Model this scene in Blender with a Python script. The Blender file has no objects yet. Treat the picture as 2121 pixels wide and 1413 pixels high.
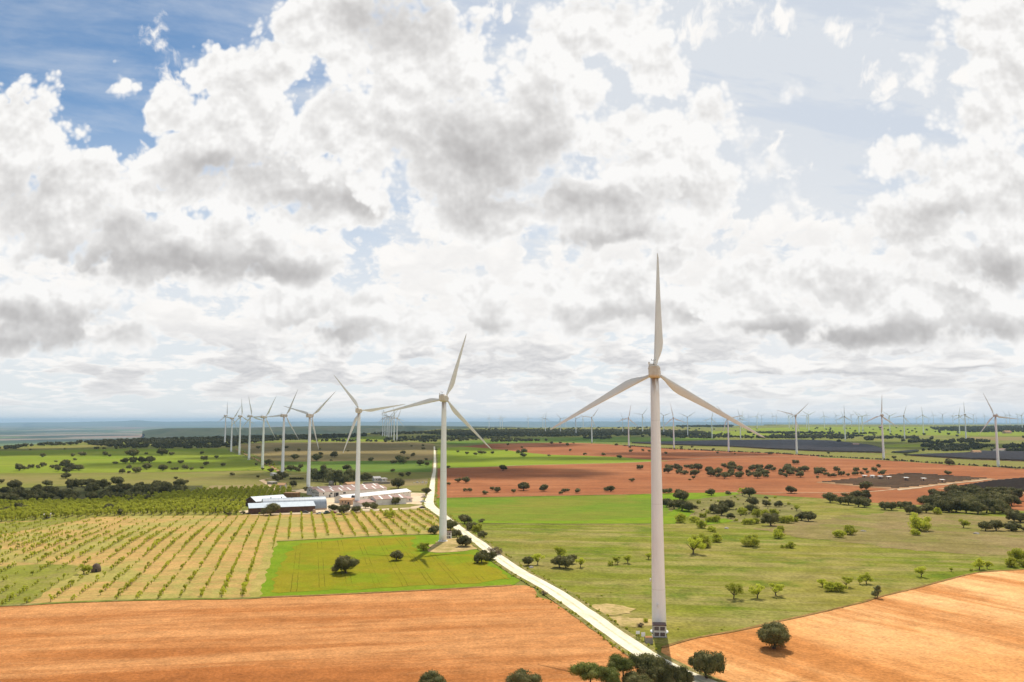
import bpy, bmesh, math, random
import numpy as np
from mathutils import Vector, Matrix, noise as mnoise
R = math.radians
scene = bpy.context.scene
COL = scene.collection

# ------------------------------------------------------------------ camera
W, H, F = 2121.0, 1413.0, 1650.0          # photograph frame and focal length in its pixels
HORIZON = 872.0
CAM_Z = 52.5
PITCH = math.atan((HORIZON - H / 2) / F)
cam_d = bpy.data.cameras.new('camera'); cam = bpy.data.objects.new('camera', cam_d)
COL.objects.link(cam); scene.camera = cam
cam_d.sensor_width = 36.0; cam_d.lens = F / W * 36.0
cam_d.clip_start = 1.0; cam_d.clip_end = 300000.0
cam.location = (0, 0, CAM_Z); cam.rotation_euler = (R(90) + PITCH, 0, 0)

def ray(px, py):
    x = (px - W / 2) / F; z = -(py - H / 2) / F
    c, s = math.cos(PITCH), math.sin(PITCH)
    return Vector((x, c - z * s, s + z * c))

SUN_AZ, SUN_EL = R(7.5), R(53.0)          # azimuth east of the view direction (+Y)
SUN_DIR = Vector((math.sin(SUN_AZ) * math.cos(SUN_EL), math.cos(SUN_AZ) * math.cos(SUN_EL), math.sin(SUN_EL)))

# ------------------------------------------------------------------ node helper
class NT:
    def __init__(self, tree): self.t = tree
    def n(self, typ, **kw):
        nd = self.t.nodes.new(typ)
        for k, v in kw.items(): setattr(nd, k, v)
        return nd
    def put(self, sock, v):
        if isinstance(v, bpy.types.NodeSocket): self.t.links.new(v, sock)
        elif v is not None:
            if sock.type == 'RGBA' and len(v) == 3: v = (*v, 1)
            sock.default_value = v
    def m(self, op, a, b=None, c=None, clamp=False):
        nd = self.n('ShaderNodeMath', operation=op, use_clamp=clamp)
        self.put(nd.inputs[0], a)
        if b is not None: self.put(nd.inputs[1], b)
        if c is not None: self.put(nd.inputs[2], c)
        return nd.outputs[0]
    def v(self, op, a, b=None, scale=None):
        nd = self.n('ShaderNodeVectorMath', operation=op)
        self.put(nd.inputs[0], a)
        if b is not None: self.put(nd.inputs[1], b)
        if scale is not None: self.put(nd.inputs['Scale'], scale)
        return nd.outputs['Value'] if op in ('LENGTH', 'DOT_PRODUCT', 'DISTANCE') else nd.outputs[0]
    def sep(self, a):
        nd = self.n('ShaderNodeSeparateXYZ'); self.put(nd.inputs[0], a); return nd.outputs
    def xyz(self, x, y, z=0.0):
        nd = self.n('ShaderNodeCombineXYZ')
        for i, q in enumerate((x, y, z)): self.put(nd.inputs[i], q)
        return nd.outputs[0]
    def noise(self, vec, scale, detail=4, rough=.5, lac=2.0, dist=0.0, dim='3D', color=False):
        nd = self.n('ShaderNodeTexNoise', noise_dimensions=dim)
        self.put(nd.inputs['Vector'], vec); nd.inputs['Scale'].default_value = scale
        nd.inputs['Detail'].default_value = detail; nd.inputs['Roughness'].default_value = rough
        nd.inputs['Lacunarity'].default_value = lac; nd.inputs['Distortion'].default_value = dist
        return nd.outputs['Color' if color else 'Fac']
    def vor(self, vec, scale, detail=0, rough=.5, lac=2.0, dim='2D', feature='F1', out='Distance', rand=1.0, smooth=None):
        nd = self.n('ShaderNodeTexVoronoi', voronoi_dimensions=dim, feature=feature)
        self.put(nd.inputs['Vector'], vec); nd.inputs['Scale'].default_value = scale
        nd.inputs['Detail'].default_value = detail; nd.inputs['Roughness'].default_value = rough
        nd.inputs['Lacunarity'].default_value = lac; nd.inputs['Randomness'].default_value = rand
        if smooth is not None: nd.inputs['Smoothness'].default_value = smooth
        return nd.outputs[out]
    def ramp(self, x, a, b, lo=0.0, hi=1.0, smooth=True):
        nd = self.n('ShaderNodeMapRange', interpolation_type='SMOOTHSTEP' if smooth else 'LINEAR')
        self.put(nd.inputs[0], x)
        for i, q in enumerate((a, b, lo, hi)): self.put(nd.inputs[i + 1], q)
        return nd.outputs[0]
    def mix(self, f, a, b, typ='MIX'):
        nd = self.n('ShaderNodeMix', data_type='RGBA', blend_type=typ)
        self.put(nd.inputs[0], f); self.put(nd.inputs[6], a); self.put(nd.inputs[7], b)
        return nd.outputs[2]
# ------------------------------------------------------------------ sky: Nishita air with procedural cumulus in the world
scene.view_settings.view_transform = 'Standard'; scene.view_settings.look = 'None'
scene.view_settings.exposure = 0.0; scene.view_settings.gamma = 1.0
world = bpy.data.worlds.new('World'); scene.world = world; world.use_nodes = True
wt = world.node_tree; wt.nodes.clear(); S = NT(wt)
sky = S.n('ShaderNodeTexSky', sky_type='NISHITA', sun_disc=False)
sky.sun_elevation = SUN_EL; sky.sun_rotation = SUN_AZ
sky.altitude = 900; sky.air_density = 1.0; sky.dust_density = 0.6; sky.ozone_density = 1.6
SKY_K = 0.085

def uv(px, py):
    d = ray(px, py); return d.x / d.y, d.z / d.y
# cumulus masses of the day, far ones first: heading (tangent) and height (tangent) with half sizes, read as photo pixels
# each cloud: its lobes (x, y, rx, ry, weight), its shaded underside (x, y, rx, ry, strength), edge softness
CLOUDS = [
 ([(985,610,75,62,1),(1010,660,120,50,.9),(1130,590,90,60,.9),(1290,600,150,90,1),(1400,540,70,60,.9),(1190,650,150,60,.9),(1400,640,190,70,.9)],
  [(1000,688,120,36,.34),(1320,662,200,40,.30),(1290,590,90,50,.14),(1140,640,90,30,.16),(1480,690,110,40,.22)], .20),
 ([(600,640,180,62,.85),(740,650,110,75,.9),(700,700,160,50,.8),(840,690,110,50,.7)], [(600,692,150,40,.28),(730,692,100,36,.28),(850,720,90,20,.2)], .26),
 ([(80,640,260,80,.95),(-20,710,220,60,.95),(260,690,120,50,.6),(150,700,120,50,.8)], [(60,660,280,46,.36),(50,712,200,36,.34),(240,690,120,36,.2)], .28),
 ([(1560,580,140,70,.9),(1720,560,150,80,.9),(1840,610,190,90,1),(1620,670,180,60,.9),(1980,640,190,90,1),(1800,690,240,50,1),(2100,660,120,80,1)],
  [(1800,694,300,44,.52),(1610,704,150,36,.28),(1760,600,90,40,.12),(2060,680,120,40,.24),(1960,600,100,40,.16)], .22),
 ([(1850,330,100,60,.65),(1990,390,190,110,.95),(2110,420,130,130,1),(1880,470,190,85,.9),(2080,550,150,90,1),(1960,540,110,60,.8)],
  [(1960,434,160,40,.26),(2070,560,120,60,.38),(1880,540,90,40,.18),(1850,490,140,40,.14)], .26),
 ([(2080,90,150,190,1),(1930,130,90,85,.6),(2030,250,120,80,.7),(2140,200,90,160,1)], [(2100,140,80,90,.12)], .34),
 ([(1600,360,80,75,.48),(1630,190,45,40,.34),(1640,430,120,40,.40),(1830,210,55,40,.38),(870,580,40,22,.30),(1560,300,60,50,.3)], [], .55),
 ([(1160,90,90,130,1),(1270,60,150,100,1),(1360,140,90,90,1),(1400,300,130,110,1),(1440,390,130,100,1),(1320,380,190,120,1),(1470,240,70,80,.7),(1210,60,80,80,.8),(1205,190,60,80,.95),(1235,285,90,60,.95),(1300,250,70,45,.6)], [(1400,420,120,60,.14)], .24),
 ([(340,230,62,90,1),(360,330,110,90,1),(275,185,45,34,.30),(470,150,100,85,1),(560,130,110,85,1),(500,260,180,130,1),(610,380,220,105,1),(740,430,95,60,1),(310,400,110,60,.9),(420,320,110,70,.9),(400,400,110,60,.9),(610,455,120,50,.8)],
  [(560,372,270,60,.20),(690,424,170,46,.34),(470,345,140,45,.20),(600,300,140,60,.12),(380,350,110,50,.14)], .20),
 ([(700,60,180,130,1),(860,120,230,190,1),(760,270,230,150,1),(960,320,240,200,1),(1010,440,200,75,1),(1220,430,250,95,1),(1110,250,120,190,1),(1260,480,180,46,.9),(620,30,90,70,.8)],
  [(800,40,240,80,.28),(980,330,280,150,.30),(1230,405,230,80,.32),(1170,497,140,34,.40),(1130,240,90,110,.18),(1320,482,140,36,.22),(690,250,150,90,.10),(1000,450,180,50,.16)], .22),
 ([(-10,330,190,215,1),(120,430,200,165,1),(300,510,270,120,1),(480,520,200,105,1),(620,560,120,60,1),(200,360,95,80,.9)],
  [(50,420,150,95,.22),(330,550,430,62,.46),(600,566,140,40,.24),(250,470,130,50,.20),(120,520,160,50,.16)], .20),
]
geo = S.n('ShaderNodeTexCoord')
d = S.v('NORMALIZE', geo.outputs['Generated'])
dx, dy, dz = S.sep(d)
fy = S.m('MAXIMUM', S.m('ABSOLUTE', dy), .25)
U = S.m('DIVIDE', dx, fy); V = S.m('DIVIDE', dz, fy)
p = S.xyz(U, V)
def ell_sum(lst, pt, smooth, mode):
    acc = None
    for (x, y, rx, ry, w) in lst:
        u, v = uv(x, y)
        q = S.v('MULTIPLY_ADD', pt, None); nd = q.node
        nd.inputs[1].default_value = (F / rx, F / ry, 0); nd.inputs[2].default_value = (-u * F / rx, -v * F / ry, 0)
        l = S.v('LENGTH', q)
        e = S.m('MULTIPLY_ADD', l, -w, w)
        if mode == 'dark':
            e = S.m('MULTIPLY', S.m('MAXIMUM', S.m('SUBTRACT', 1.0, l), 0.0), w)
            acc = e if acc is None else S.m('ADD', acc, e)
        else:
            acc = e if acc is None else S.m('SMOOTH_MAX', acc, e, smooth)
    return acc
def warped(pt, amt):
    w = S.v('SUBTRACT', S.noise(pt, 9.0, 3, .55, dim='2D', color=True), (.5, .5, .5))
    return S.v('ADD', pt, S.v('SCALE', w, scale=amt))
pw = warped(p, .045); pd = warped(p, .016)
def detail(pt, hi=8):
    a = S.noise(pt, 12.0, hi, .53, 2.05, dim='2D')
    b = S.vor(pt, 21.0, 2, .6, 2.4, feature='SMOOTH_F1', smooth=.45)
    return a, S.m('ADD', S.m('MULTIPLY', S.m('SUBTRACT', a, .5), 1.05), S.m('MULTIPLY', S.m('SUBTRACT', .5, b), .70))
na, det = detail(pd)
_, ds1 = detail(pd, 3.5)
na2, det2 = detail(S.v('ADD', pd, (0.004, 0.016, 0)), 3.5)
lo1 = S.noise(pd, 7.0, 3, .5, dim='2D'); lo2 = S.noise(S.v('ADD', pd, (.008, .035, 0)), 7.0, 3, .5, dim='2D')
relief = S.m('SUBTRACT', det2, ds1)                # thinner towards the sun: a lit crest
broad = S.m('SUBTRACT', lo2, lo1)
tone = S.m('MULTIPLY', S.ramp(lo1, .36, .66), .12)
mott = S.ramp(na, .2, .75, .92, 1.09, smooth=False)
CW = (.975, .965, .95); CG = (.30, .285, .285)
def cumulus(under, lobes, darks, soft):
    field = ell_sum(lobes, pw, .30, 'mass')
    dens = S.m('ADD', S.m('MULTIPLY_ADD', field, 1.5, .06), det)
    dk = S.m('MULTIPLY', ell_sum(darks, pw, .1, 'dark'), mott) if darks else None
    soft += .10; hi = soft if dk is None else S.m('MULTIPLY_ADD', dk, 1.0, soft)
    al = S.ramp(dens, -.02, hi); core = S.ramp(dens, .05, .75)
    sh = S.m('MULTIPLY_ADD', broad, .45, S.m('ADD', tone, .04))
    if dk is not None: sh = S.m('MULTIPLY_ADD', dk, 2.0, sh)
    sh = S.m('MULTIPLY', core, sh)
    sh = S.m('MULTIPLY_ADD', S.m('MULTIPLY', relief, S.ramp(core, 0, .5)), .46 if dk is None else S.m('MULTIPLY_ADD', dk, .2, .46), sh)
    sh = S.m('SUBTRACT', 1.0, S.m('EXPONENT', S.m('MULTIPLY', S.m('MAXIMUM', S.m('SUBTRACT', sh, .015), 0.0), -1.25)))
    if soft > .6: al = S.m('MULTIPLY', al, .85)
    return S.mix(al, under, S.mix(sh, CW, CG))

# far cumulus streets: cells that shrink towards the horizon, flat grey bases
el = S.m('MAXIMUM', dz, .0)
k = S.m('DIVIDE', 1.0, S.m('ADD', el, .055))
def deckp(e):
    pl = S.xyz(S.m('MULTIPLY', dx, 9.5), S.m('MULTIPLY', S.m('LOGARITHM', S.m('ADD', e, .05), math.e), 3.4))
    return pl
pl = deckp(el)
wv = S.v('SCALE', S.v('SUBTRACT', S.noise(pl, 2.2, 3, .5, dim='2D', color=True), (.5, .5, .5)), scale=.28)
pl = S.v('ADD', pl, wv)
def deck(pt, hi=7): return S.m('ADD', S.noise(pt, 1.5, hi, .58, 2.1, dim='2D'), S.m('MULTIPLY', S.m('SUBTRACT', .5, S.vor(pt, 2.6, 2, .6, 2.3, feature='SMOOTH_F1', smooth=.4)), .16))
q1 = deck(pl); q2 = deck(S.v('ADD', pl, (0, .10, 0)), 5); q3 = S.noise(S.v('ADD', pl, (0, .22, 0)), 1.5, 2, .5, dim='2D')
cover = S.ramp(V, .0, .08, .37, .29)
cover = S.m('ADD', cover, S.ramp(U, -.30, -.62, 0, .07))
cover = S.m('ADD', cover, S.ramp(V, .20, .30, 0, .25))
qd = S.m('SUBTRACT', q1, cover)
qa = S.m('MULTIPLY', S.ramp(qd, .0, .13), S.ramp(V, .0, .035, .2, 1))
qs = S.m('ADD', S.m('MULTIPLY', S.m('SUBTRACT', q2, q1), 1.5), S.m('MULTIPLY', S.ramp(S.m('SUBTRACT', q3, cover), .0, .25), S.ramp(qd, .02, .2, 0, .60)))
qs = S.m('MULTIPLY', S.ramp(qs, 0.08, .95, smooth=False), S.m('MULTIPLY', S.ramp(V, .0, .08, .35, .95), S.ramp(V, .06, .14, 1.0, .25)))
qcol = S.mix(qs, (.99, .97, .945), (.48, .485, .515))

# air: high veil thickening to the right, whitening towards the horizon
cir = S.noise(S.xyz(S.m('MULTIPLY', U, 2.2), S.m('ADD', S.m('MULTIPLY', V, 9.0), S.m('MULTIPLY', U, 1.2))), 1.6, 6, .6, 2.1, dist=.15, dim='2D')
veil = S.m('MULTIPLY', S.ramp(cir, .30, .82), S.ramp(U, -.75, .35, .42, .8))
veil = S.m('ADD', veil, S.ramp(U, -.5, .2, .0, .85), clamp=True)
veil = S.m('MAXIMUM', veil, S.ramp(V, .46, .14, .0, .9))
air = S.n('ShaderNodeVectorMath', operation='SCALE'); wt.links.new(sky.outputs[0], air.inputs[0]); air.inputs['Scale'].default_value = SKY_K
tint = S.v('MULTIPLY', air.outputs[0], (.88, 1.10, 1.18))
base = S.mix(veil, tint, S.mix(S.ramp(V, .40, .10), (.72, .76, .815), (.83, .85, .87)))
c1 = S.mix(qa, base, qcol)
c2 = c1
for lobes, darks, soft in CLOUDS: c2 = cumulus(c2, lobes, darks, soft)
bg = S.n('ShaderNodeBackground'); wt.links.new(c2, bg.inputs[0]); bg.inputs[1].default_value = 1.0
wo = S.n('ShaderNodeOutputWorld'); wt.links.new(bg.outputs[0], wo.inputs[0])
world.cycles.sampling_method = 'NONE' if hasattr(world.cycles, 'sampling_method') else 'AUTOMATIC'
# ------------------------------------------------------------------ sun
sun_d = bpy.data.lights.new('sun', 'SUN'); sun_d.energy = 4.7; sun_d.angle = R(0.53); sun_d.color = (1.0, .93, .82)
sun = bpy.data.objects.new('sun', sun_d); COL.objects.link(sun)
sun.rotation_euler = (-SUN_DIR).to_track_quat('-Z', 'Y').to_euler()

# ------------------------------------------------------------------ terrain: a gently folded plateau, folds run across the view
HB = [(-400, 0), (350, 0), (450, -2.6), (560, -5), (720, -6.6), (1000, -6.4), (1300, -4.6), (1600, -3), (2000, -1), (2600, 0), (4000, 7), (6000, 13), (8200, 16.5)]
HX = [a for a, b in HB]; HZ = [b for a, b in HB]
def hz(y): return float(np.interp(y, HX, HZ))
def G(px, py):
    """the point of the plateau seen at photo pixel (px, py)"""
    d = ray(px, py); t = 40.0; lo, hi = 10.0, 9000.0
    f = lambda t: CAM_Z + d.z * t - hz(d.y * t)
    for _ in range(60):
        mid = (lo + hi) / 2
        if f(mid) > 0: lo = mid
        else: hi = mid
    return Vector((d.x * lo, d.y * lo, hz(d.y * lo)))
def px2m(p): return p.y / F * 1.0         # metres per photo pixel at a ground point

# ------------------------------------------------------------------ object helpers
def link(o): COL.objects.link(o); return o
def tag(o, label=None, cat=None, group=None, kind=None):
    if label: o['label'] = label
    if cat: o['category'] = cat
    if group: o['group'] = group
    if kind: o['kind'] = kind
    return o
def empty(name, loc, rz=0.0, s=1.0):
    o = bpy.data.objects.new(name, None); link(o); o.location = loc; o.rotation_euler = (0, 0, rz); o.scale = (s, s, s)
    o.empty_display_size = 1; return o
def mesh(name, verts, faces, mats, mi=None, smooth=False):
    me = bpy.data.meshes.new(name); me.from_pydata([tuple(v) for v in verts], [], [tuple(f) for f in faces])
    for m in (mats if isinstance(mats, (list, tuple)) else [mats]): me.materials.append(m)
    if mi is not None: me.polygons.foreach_set('material_index', np.asarray(mi, dtype=np.int32))
    if smooth: me.polygons.foreach_set('use_smooth', [True] * len(me.polygons))
    me.update(); return me
def np_mesh(name, V, Q, mats, mi=None, smooth=None):
    """fast mesh from numpy quads/tris: Q is (n,4) or (n,3)"""
    me = bpy.data.meshes.new(name); V = np.asarray(V, np.float32); Q = np.asarray(Q, np.int32)
    n, k = Q.shape
    me.vertices.add(len(V)); me.vertices.foreach_set('co', V.ravel())
    me.loops.add(n * k); me.loops.foreach_set('vertex_index', Q.ravel())
    me.polygons.add(n); me.polygons.foreach_set('loop_start', np.arange(0, n * k, k, dtype=np.int32))
    for m in (mats if isinstance(mats, (list, tuple)) else [mats]): me.materials.append(m)
    if mi is not None: me.polygons.foreach_set('material_index', np.asarray(mi, np.int32))
    if smooth is not None: me.polygons.foreach_set('use_smooth', np.asarray(smooth, bool))
    me.update(calc_edges=True); me.validate(); return me
def ob(name, me, parent=None, loc=(0, 0, 0), rot=(0, 0, 0), s=1.0):
    o = bpy.data.objects.new(name, me); link(o); o.parent = parent; o.location = loc; o.rotation_euler = rot
    o.scale = (s, s, s) if not isinstance(s, tuple) else s
    return o
class MB:
    """collects shapes for ONE mesh"""
    def __init__(self): self.v = []; self.f = []; self.m = []; self.s = []
    def add(self, vs, fs, mi=0, smooth=False):
        b = len(self.v); self.v += [tuple(v) for v in vs]
        for f in fs: self.f.append(tuple(b + i for i in f)); self.m.append(mi); self.s.append(smooth)
    def box(self, x0, y0, z0, x1, y1, z1, mi=0):
        vs = [(x0,y0,z0),(x1,y0,z0),(x1,y1,z0),(x0,y1,z0),(x0,y0,z1),(x1,y0,z1),(x1,y1,z1),(x0,y1,z1)]
        self.add(vs, [(0,3,2,1),(4,5,6,7),(0,1,5,4),(1,2,6,5),(2,3,7,6),(3,0,4,7)], mi)
    def lathe(self, prof, n=24, axis='z', mi=0, smooth=True, cap=True):
        vs = []; fs = []
        for r, z in prof:
            for k in range(n):
                a = 2 * math.pi * k / n; c, s = r * math.cos(a), r * math.sin(a)
                vs.append((c, s, z) if axis == 'z' else (s, z, c))
        for i in range(len(prof) - 1):
            for k in range(n):
                a, b = i * n + k, i * n + (k + 1) % n
                fs.append((a, b, b + n, a + n))
        self.add(vs, fs, mi, smooth)
        if cap:
            b = len(self.v) - len(vs)
            self.f.append(tuple(b + k for k in reversed(range(n)))); self.m.append(mi); self.s.append(False)
            t = b + (len(prof) - 1) * n
            self.f.append(tuple(t + k for k in range(n))); self.m.append(mi); self.s.append(False)
    def tube(self, pts, rad, n=6, mi=0):
        pts = [Vector(p) for p in pts]; vs = []; fs = []
        for i, p in enumerate(pts):
            d = (pts[min(i + 1, len(pts) - 1)] - pts[max(i - 1, 0)]).normalized()
            a = d.orthogonal().normalized(); b = d.cross(a)
            for k in range(n):
                t = 2 * math.pi * k / n; vs.append(p + (a * math.cos(t) + b * math.sin(t)) * rad[i])
        for i in range(len(pts) - 1):
            for k in range(n):
                q, w = i * n + k, i * n + (k + 1) % n; fs.append((q, w, w + n, q + n))
        self.add(vs, fs, mi, True)
    def mesh(self, name, mats):
        me = mesh(name, self.v, self.f, mats, self.m); me.polygons.foreach_set('use_smooth', self.s); return me
    def obj(self, name, mats, parent=None, **k): return ob(name, self.mesh(name, mats), parent, **k)

# ------------------------------------------------------------------ materials
def material(name, rough=.9, spec=.1):
    m = bpy.data.materials.new(name); m.use_nodes = True; T = NT(m.node_tree)
    b = m.node_tree.nodes['Principled BSDF']; b.inputs['Roughness'].default_value = rough
    b.inputs['Specular IOR Level'].default_value = spec
    return m, T, b
def plain(name, c, c2=None, rough=.7, spec=.25, scale=1.0, bump=0.0, metal=0.0):
    m, T, b = material(name, rough, spec); b.inputs['Metallic'].default_value = metal
    co = T.n('ShaderNodeTexCoord').outputs['Object']
    f = T.noise(co, scale, 5, .6)
    T.put(b.inputs['Base Color'], T.mix(T.ramp(f, .3, .7), c, c2 or tuple(x * .8 for x in c)))
    if bump:
        bp = T.n('ShaderNodeBump'); bp.inputs['Strength'].default_value = bump; bp.inputs['Distance'].default_value = .1
        T.put(bp.inputs['Height'], f); T.put(b.inputs['Normal'], bp.outputs[0])
    return m
def soil(name, c1, c2, c3=None, big=.02, mid=.11, fine=.9, streak=None, lines=None, contrast=.28, bump=.5, spot=None):
    """open ground: two colours in wide drifts, a third in streaks along the tilling direction, crumb-sized speckle"""
    m, T, b = material(name, 1.0, .02)
    co = T.n('ShaderNodeTexCoord').outputs['Object']
    f1 = T.noise(co, big, 5, .55, dist=.4)
    col = T.mix(T.ramp(f1, .36, .64), c1, c2)
    f2 = T.noise(co, mid, 6, .62)
    if streak:
        ang, across, along, amt = streak
        mp = T.n('ShaderNodeMapping'); mp.inputs['Rotation'].default_value = (0, 0, -ang); T.put(mp.inputs[0], co)
        sx = T.v('MULTIPLY', mp.outputs[0], (along, across, 1))
        s1 = T.noise(sx, 1.0, 6, .68)
        s2 = T.noise(T.v('MULTIPLY', sx, (3, 6, 1)), 1.0, 4, .6)
        col = T.mix(T.m('MULTIPLY', T.ramp(s1, .42, .62), amt), col, c3 or c2)
        col = T.mix(.5, col, T.mix(1.0, col, T.mix(s2, (.55, .55, .55), (1.35, 1.35, 1.35)), 'MULTIPLY'))
    else:
        col = T.mix(T.m('MULTIPLY', T.ramp(f2, .42, .70), .75), col, c3 or c2)
    if spot:
        sc, amt, lo, hi = spot
        col = T.mix(T.m('MULTIPLY', T.ramp(T.noise(co, lo, 6, .65), hi, hi + .12), amt), col, sc)
    if lines:
        ang, period, offs, width, lc, amt = lines
        x, y, z = T.sep(co)
        t = T.m('ADD', T.m('MULTIPLY', x, math.cos(ang)), T.m('MULTIPLY', y, math.sin(ang)))
        t = T.m('ADD', t, T.m('MULTIPLY', T.m('SUBTRACT', f2, .5), .9))
        fr = T.m('FRACT', T.m('DIVIDE', t, period)); acc = None
        for o_ in offs:
            q = T.ramp(T.m('ABSOLUTE', T.m('SUBTRACT', fr, o_)), width, width * .4)
            acc = q if acc is None else T.m('MAXIMUM', acc, q)
        acc = T.m('MULTIPLY', acc, T.m('MULTIPLY', T.ramp(T.noise(co, .05, 4, .6), .35, .6), amt))
        col = T.mix(acc, col, lc)
    f3 = T.noise(co, fine, 4, .7)
    k = T.ramp(f3, .25, .75, 1 - contrast, 1 + contrast, smooth=False)
    k2 = T.ramp(T.noise(co, fine * .13, 5, .65), .28, .72, 1 - contrast * .6, 1 + contrast * .6, smooth=False)
    col = T.mix(1.0, col, T.xyz(T.m('MULTIPLY', k, k2), T.m('MULTIPLY', k, k2), T.m('MULTIPLY', k, k2)), 'MULTIPLY')
    T.put(b.inputs['Base Color'], col)
    if bump:
        bp = T.n('ShaderNodeBump'); bp.inputs['Strength'].default_value = bump; bp.inputs['Distance'].default_value = .35
        T.put(bp.inputs['Height'], f3); T.put(b.inputs['Normal'], bp.outputs[0])
    return m

# ------------------------------------------------------------------ draped field sheets
rng = random.Random(7); SHEETS = []
def outline(pts, jit=.25, world=False, step_k=.010):
    P = [Vector((p[0], p[1], 0)) if world else G(*p) for p in pts]
    out = []
    for i, a in enumerate(P):
        b = P[(i + 1) % len(P)]; L = (b - a).length
        st = max(2.0, min(60.0, min(abs(a.y), abs(b.y)) * step_k)); n = max(1, int(L / st))
        for k in range(n):
            q = a.lerp(b, k / n)
            if k and jit:
                v = mnoise.noise_vector(Vector((q.x, q.y, 3.3)) / (st * 2.2))
                q = q + Vector((v.x, v.y, 0)) * st * jit * 2
            out.append(q)
    return out
def sheet(name, pts, mat, off, world=False, jit=.25, kind='structure', label=None, step_k=.010):
    SHEETS.append(name); off += .0012 * len(SHEETS)          # no two sheets share a plane
    P = outline(pts, jit, world, step_k)
    bm = bmesh.new(); f = bm.faces.new([bm.verts.new((p.x, p.y, 0)) for p in P])
    bmesh.ops.triangulate(bm, faces=[f])
    ys = [p.y for p in P]
    for y in HX:
        if min(ys) < y < max(ys):
            bmesh.ops.bisect_plane(bm, geom=bm.verts[:] + bm.edges[:] + bm.faces[:], plane_co=(0, y, 0), plane_no=(0, 1, 0), dist=1e-4)
    for v in bm.verts: v.co.z = hz(v.co.y) + off
    for f in bm.faces:
        if f.normal.z < 0: f.normal_flip()
    bm.normal_update()
    for f in bm.faces:
        if f.normal.z < 0: f.normal_flip()
    me = bpy.data.meshes.new(name); bm.to_mesh(me); bm.free(); me.materials.append(mat)
    o = ob(name, me); tag(o, kind=kind)
    if label: o['label'] = label
    return o
def ribbon(name, pts, widths, mat, off, jit=.0):
    """a track: centre line in photo pixels, widths in metres"""
    C = [G(*p) for p in pts]; L = []; Rr = []
    dense = []; wd = []
    for i in range(len(C) - 1):
        n = max(2, int((C[i + 1] - C[i]).length / 6))
        for k in range(n):
            t = k / n
            p0, p1, p2, p3 = C[max(i - 1, 0)], C[i], C[i + 1], C[min(i + 2, len(C) - 1)]
            q = .5 * ((2 * p1) + (p2 - p0) * t + (2 * p0 - 5 * p1 + 4 * p2 - p3) * t * t + (3 * p1 - p0 - 3 * p2 + p3) * t ** 3)
            dense.append(q); wd.append(widths[i] * (1 - t) + widths[i + 1] * t)
    dense.append(C[-1]); wd.append(widths[-1])
    for i, q in enumerate(dense):
        d = dense[min(i + 1, len(dense) - 1)] - dense[max(i - 1, 0)]; d.z = 0; d.normalize()
        nrm = Vector((-d.y, d.x, 0)); w = wd[i] / 2
        L.append(q + nrm * (w * (1 + jit * mnoise.noise(q * .15)))); Rr.append(q - nrm * (w * (1 + jit * mnoise.noise(q * .15 + Vector((9, 9, 9))))))
    return sheet(name, [(p.x, p.y) for p in L + Rr[::-1]], mat, off, world=True, jit=0)
# ------------------------------------------------------------------ ground colours (dry earth and spring crops; front plough streaks also hold painted cloud shading)
M = {}
M['plain'] = soil('plain_grass', (.16,.17,.035), (.22,.20,.06), (.11,.14,.025), big=.004, mid=.02, fine=.25, bump=.2)
M['orange'] = soil('orange_soil', (.345,.120,.034), (.45,.180,.056), (.59,.285,.110), big=.006, mid=.05, fine=1.3, streak=(R(8.5), .050, .005, .85), contrast=.34, bump=.9)  # streaks mix soil tone and moisture with painted-in cloud shading
M['tan'] = soil('tan_soil', (.66,.31,.108), (.80,.45,.195), (.46,.180,.050), big=.010, mid=.07, fine=1.3, streak=(R(-60), .045, .006, .85), contrast=.34, bump=.9)
M['red'] = soil('red_soil', (.31,.112,.044), (.38,.155,.066), (.24,.088,.038), big=.006, mid=.02, fine=.35, streak=(R(4), .05, .004, .6), contrast=.22, bump=.5)
M['meadow'] = soil('meadow_grass', (.155,.185,.016), (.235,.205,.040), (.30,.245,.085), big=.013, mid=.045, fine=.8, streak=(R(-8), .070, .012, .75), contrast=.42, bump=.8, spot=((.10,.15,.012), .7, .035, .52))
M['crop'] = soil('green_crop', (.145,.215,.018), (.215,.205,.030), (.12,.20,.015), big=.014, mid=.05, fine=.7, streak=(R(-12), .10, .015, .5), contrast=.20, bump=.4)
M['crop_edge'] = soil('lush_crop', (.155,.245,.012), (.195,.25,.016), (.14,.215,.012), big=.05, mid=.2, fine=1.0, contrast=.22, bump=.5)
M['plot'] = soil('olive_crop', (.245,.225,.012), (.215,.205,.011), (.255,.20,.016), big=.02, mid=.10, fine=1.3, lines=(R(14), 8.6, (.40,.60), .016, (.09,.095,.006), .85), contrast=.20, bump=.5, spot=((.17,.235,.010), .7, .03, .5))
M['orchard'] = soil('orchard_soil', (.44,.285,.100), (.50,.30,.11), (.33,.275,.078), big=.02, mid=.08, fine=.9, streak=(R(2), .35, .03, .75), contrast=.30, bump=.6, spot=((.30,.29,.075), .7, .03, .47))
M['orchard_grass'] = soil('weedy_grass', (.20,.215,.03), (.24,.225,.045), (.27,.22,.08), big=.03, mid=.10, fine=.9, contrast=.34, bump=.6)
M['scrub'] = soil('scrub_grass', (.20,.175,.060), (.155,.155,.036), (.25,.205,.09), big=.03, mid=.09, fine=.7, contrast=.42, bump=.8)
M['dry'] = soil('dry_field', (.27,.20,.095), (.23,.185,.075), (.30,.235,.11), big=.008, mid=.03, fine=.4, streak=(R(0), .05, .004, .5), contrast=.16, bump=.3)
M['brown'] = soil('brown_field', (.215,.165,.070), (.26,.19,.085), (.19,.165,.05), big=.005, mid=.02, fine=.3, streak=(R(3), .04, .003, .6), contrast=.14, bump=.3)
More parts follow.
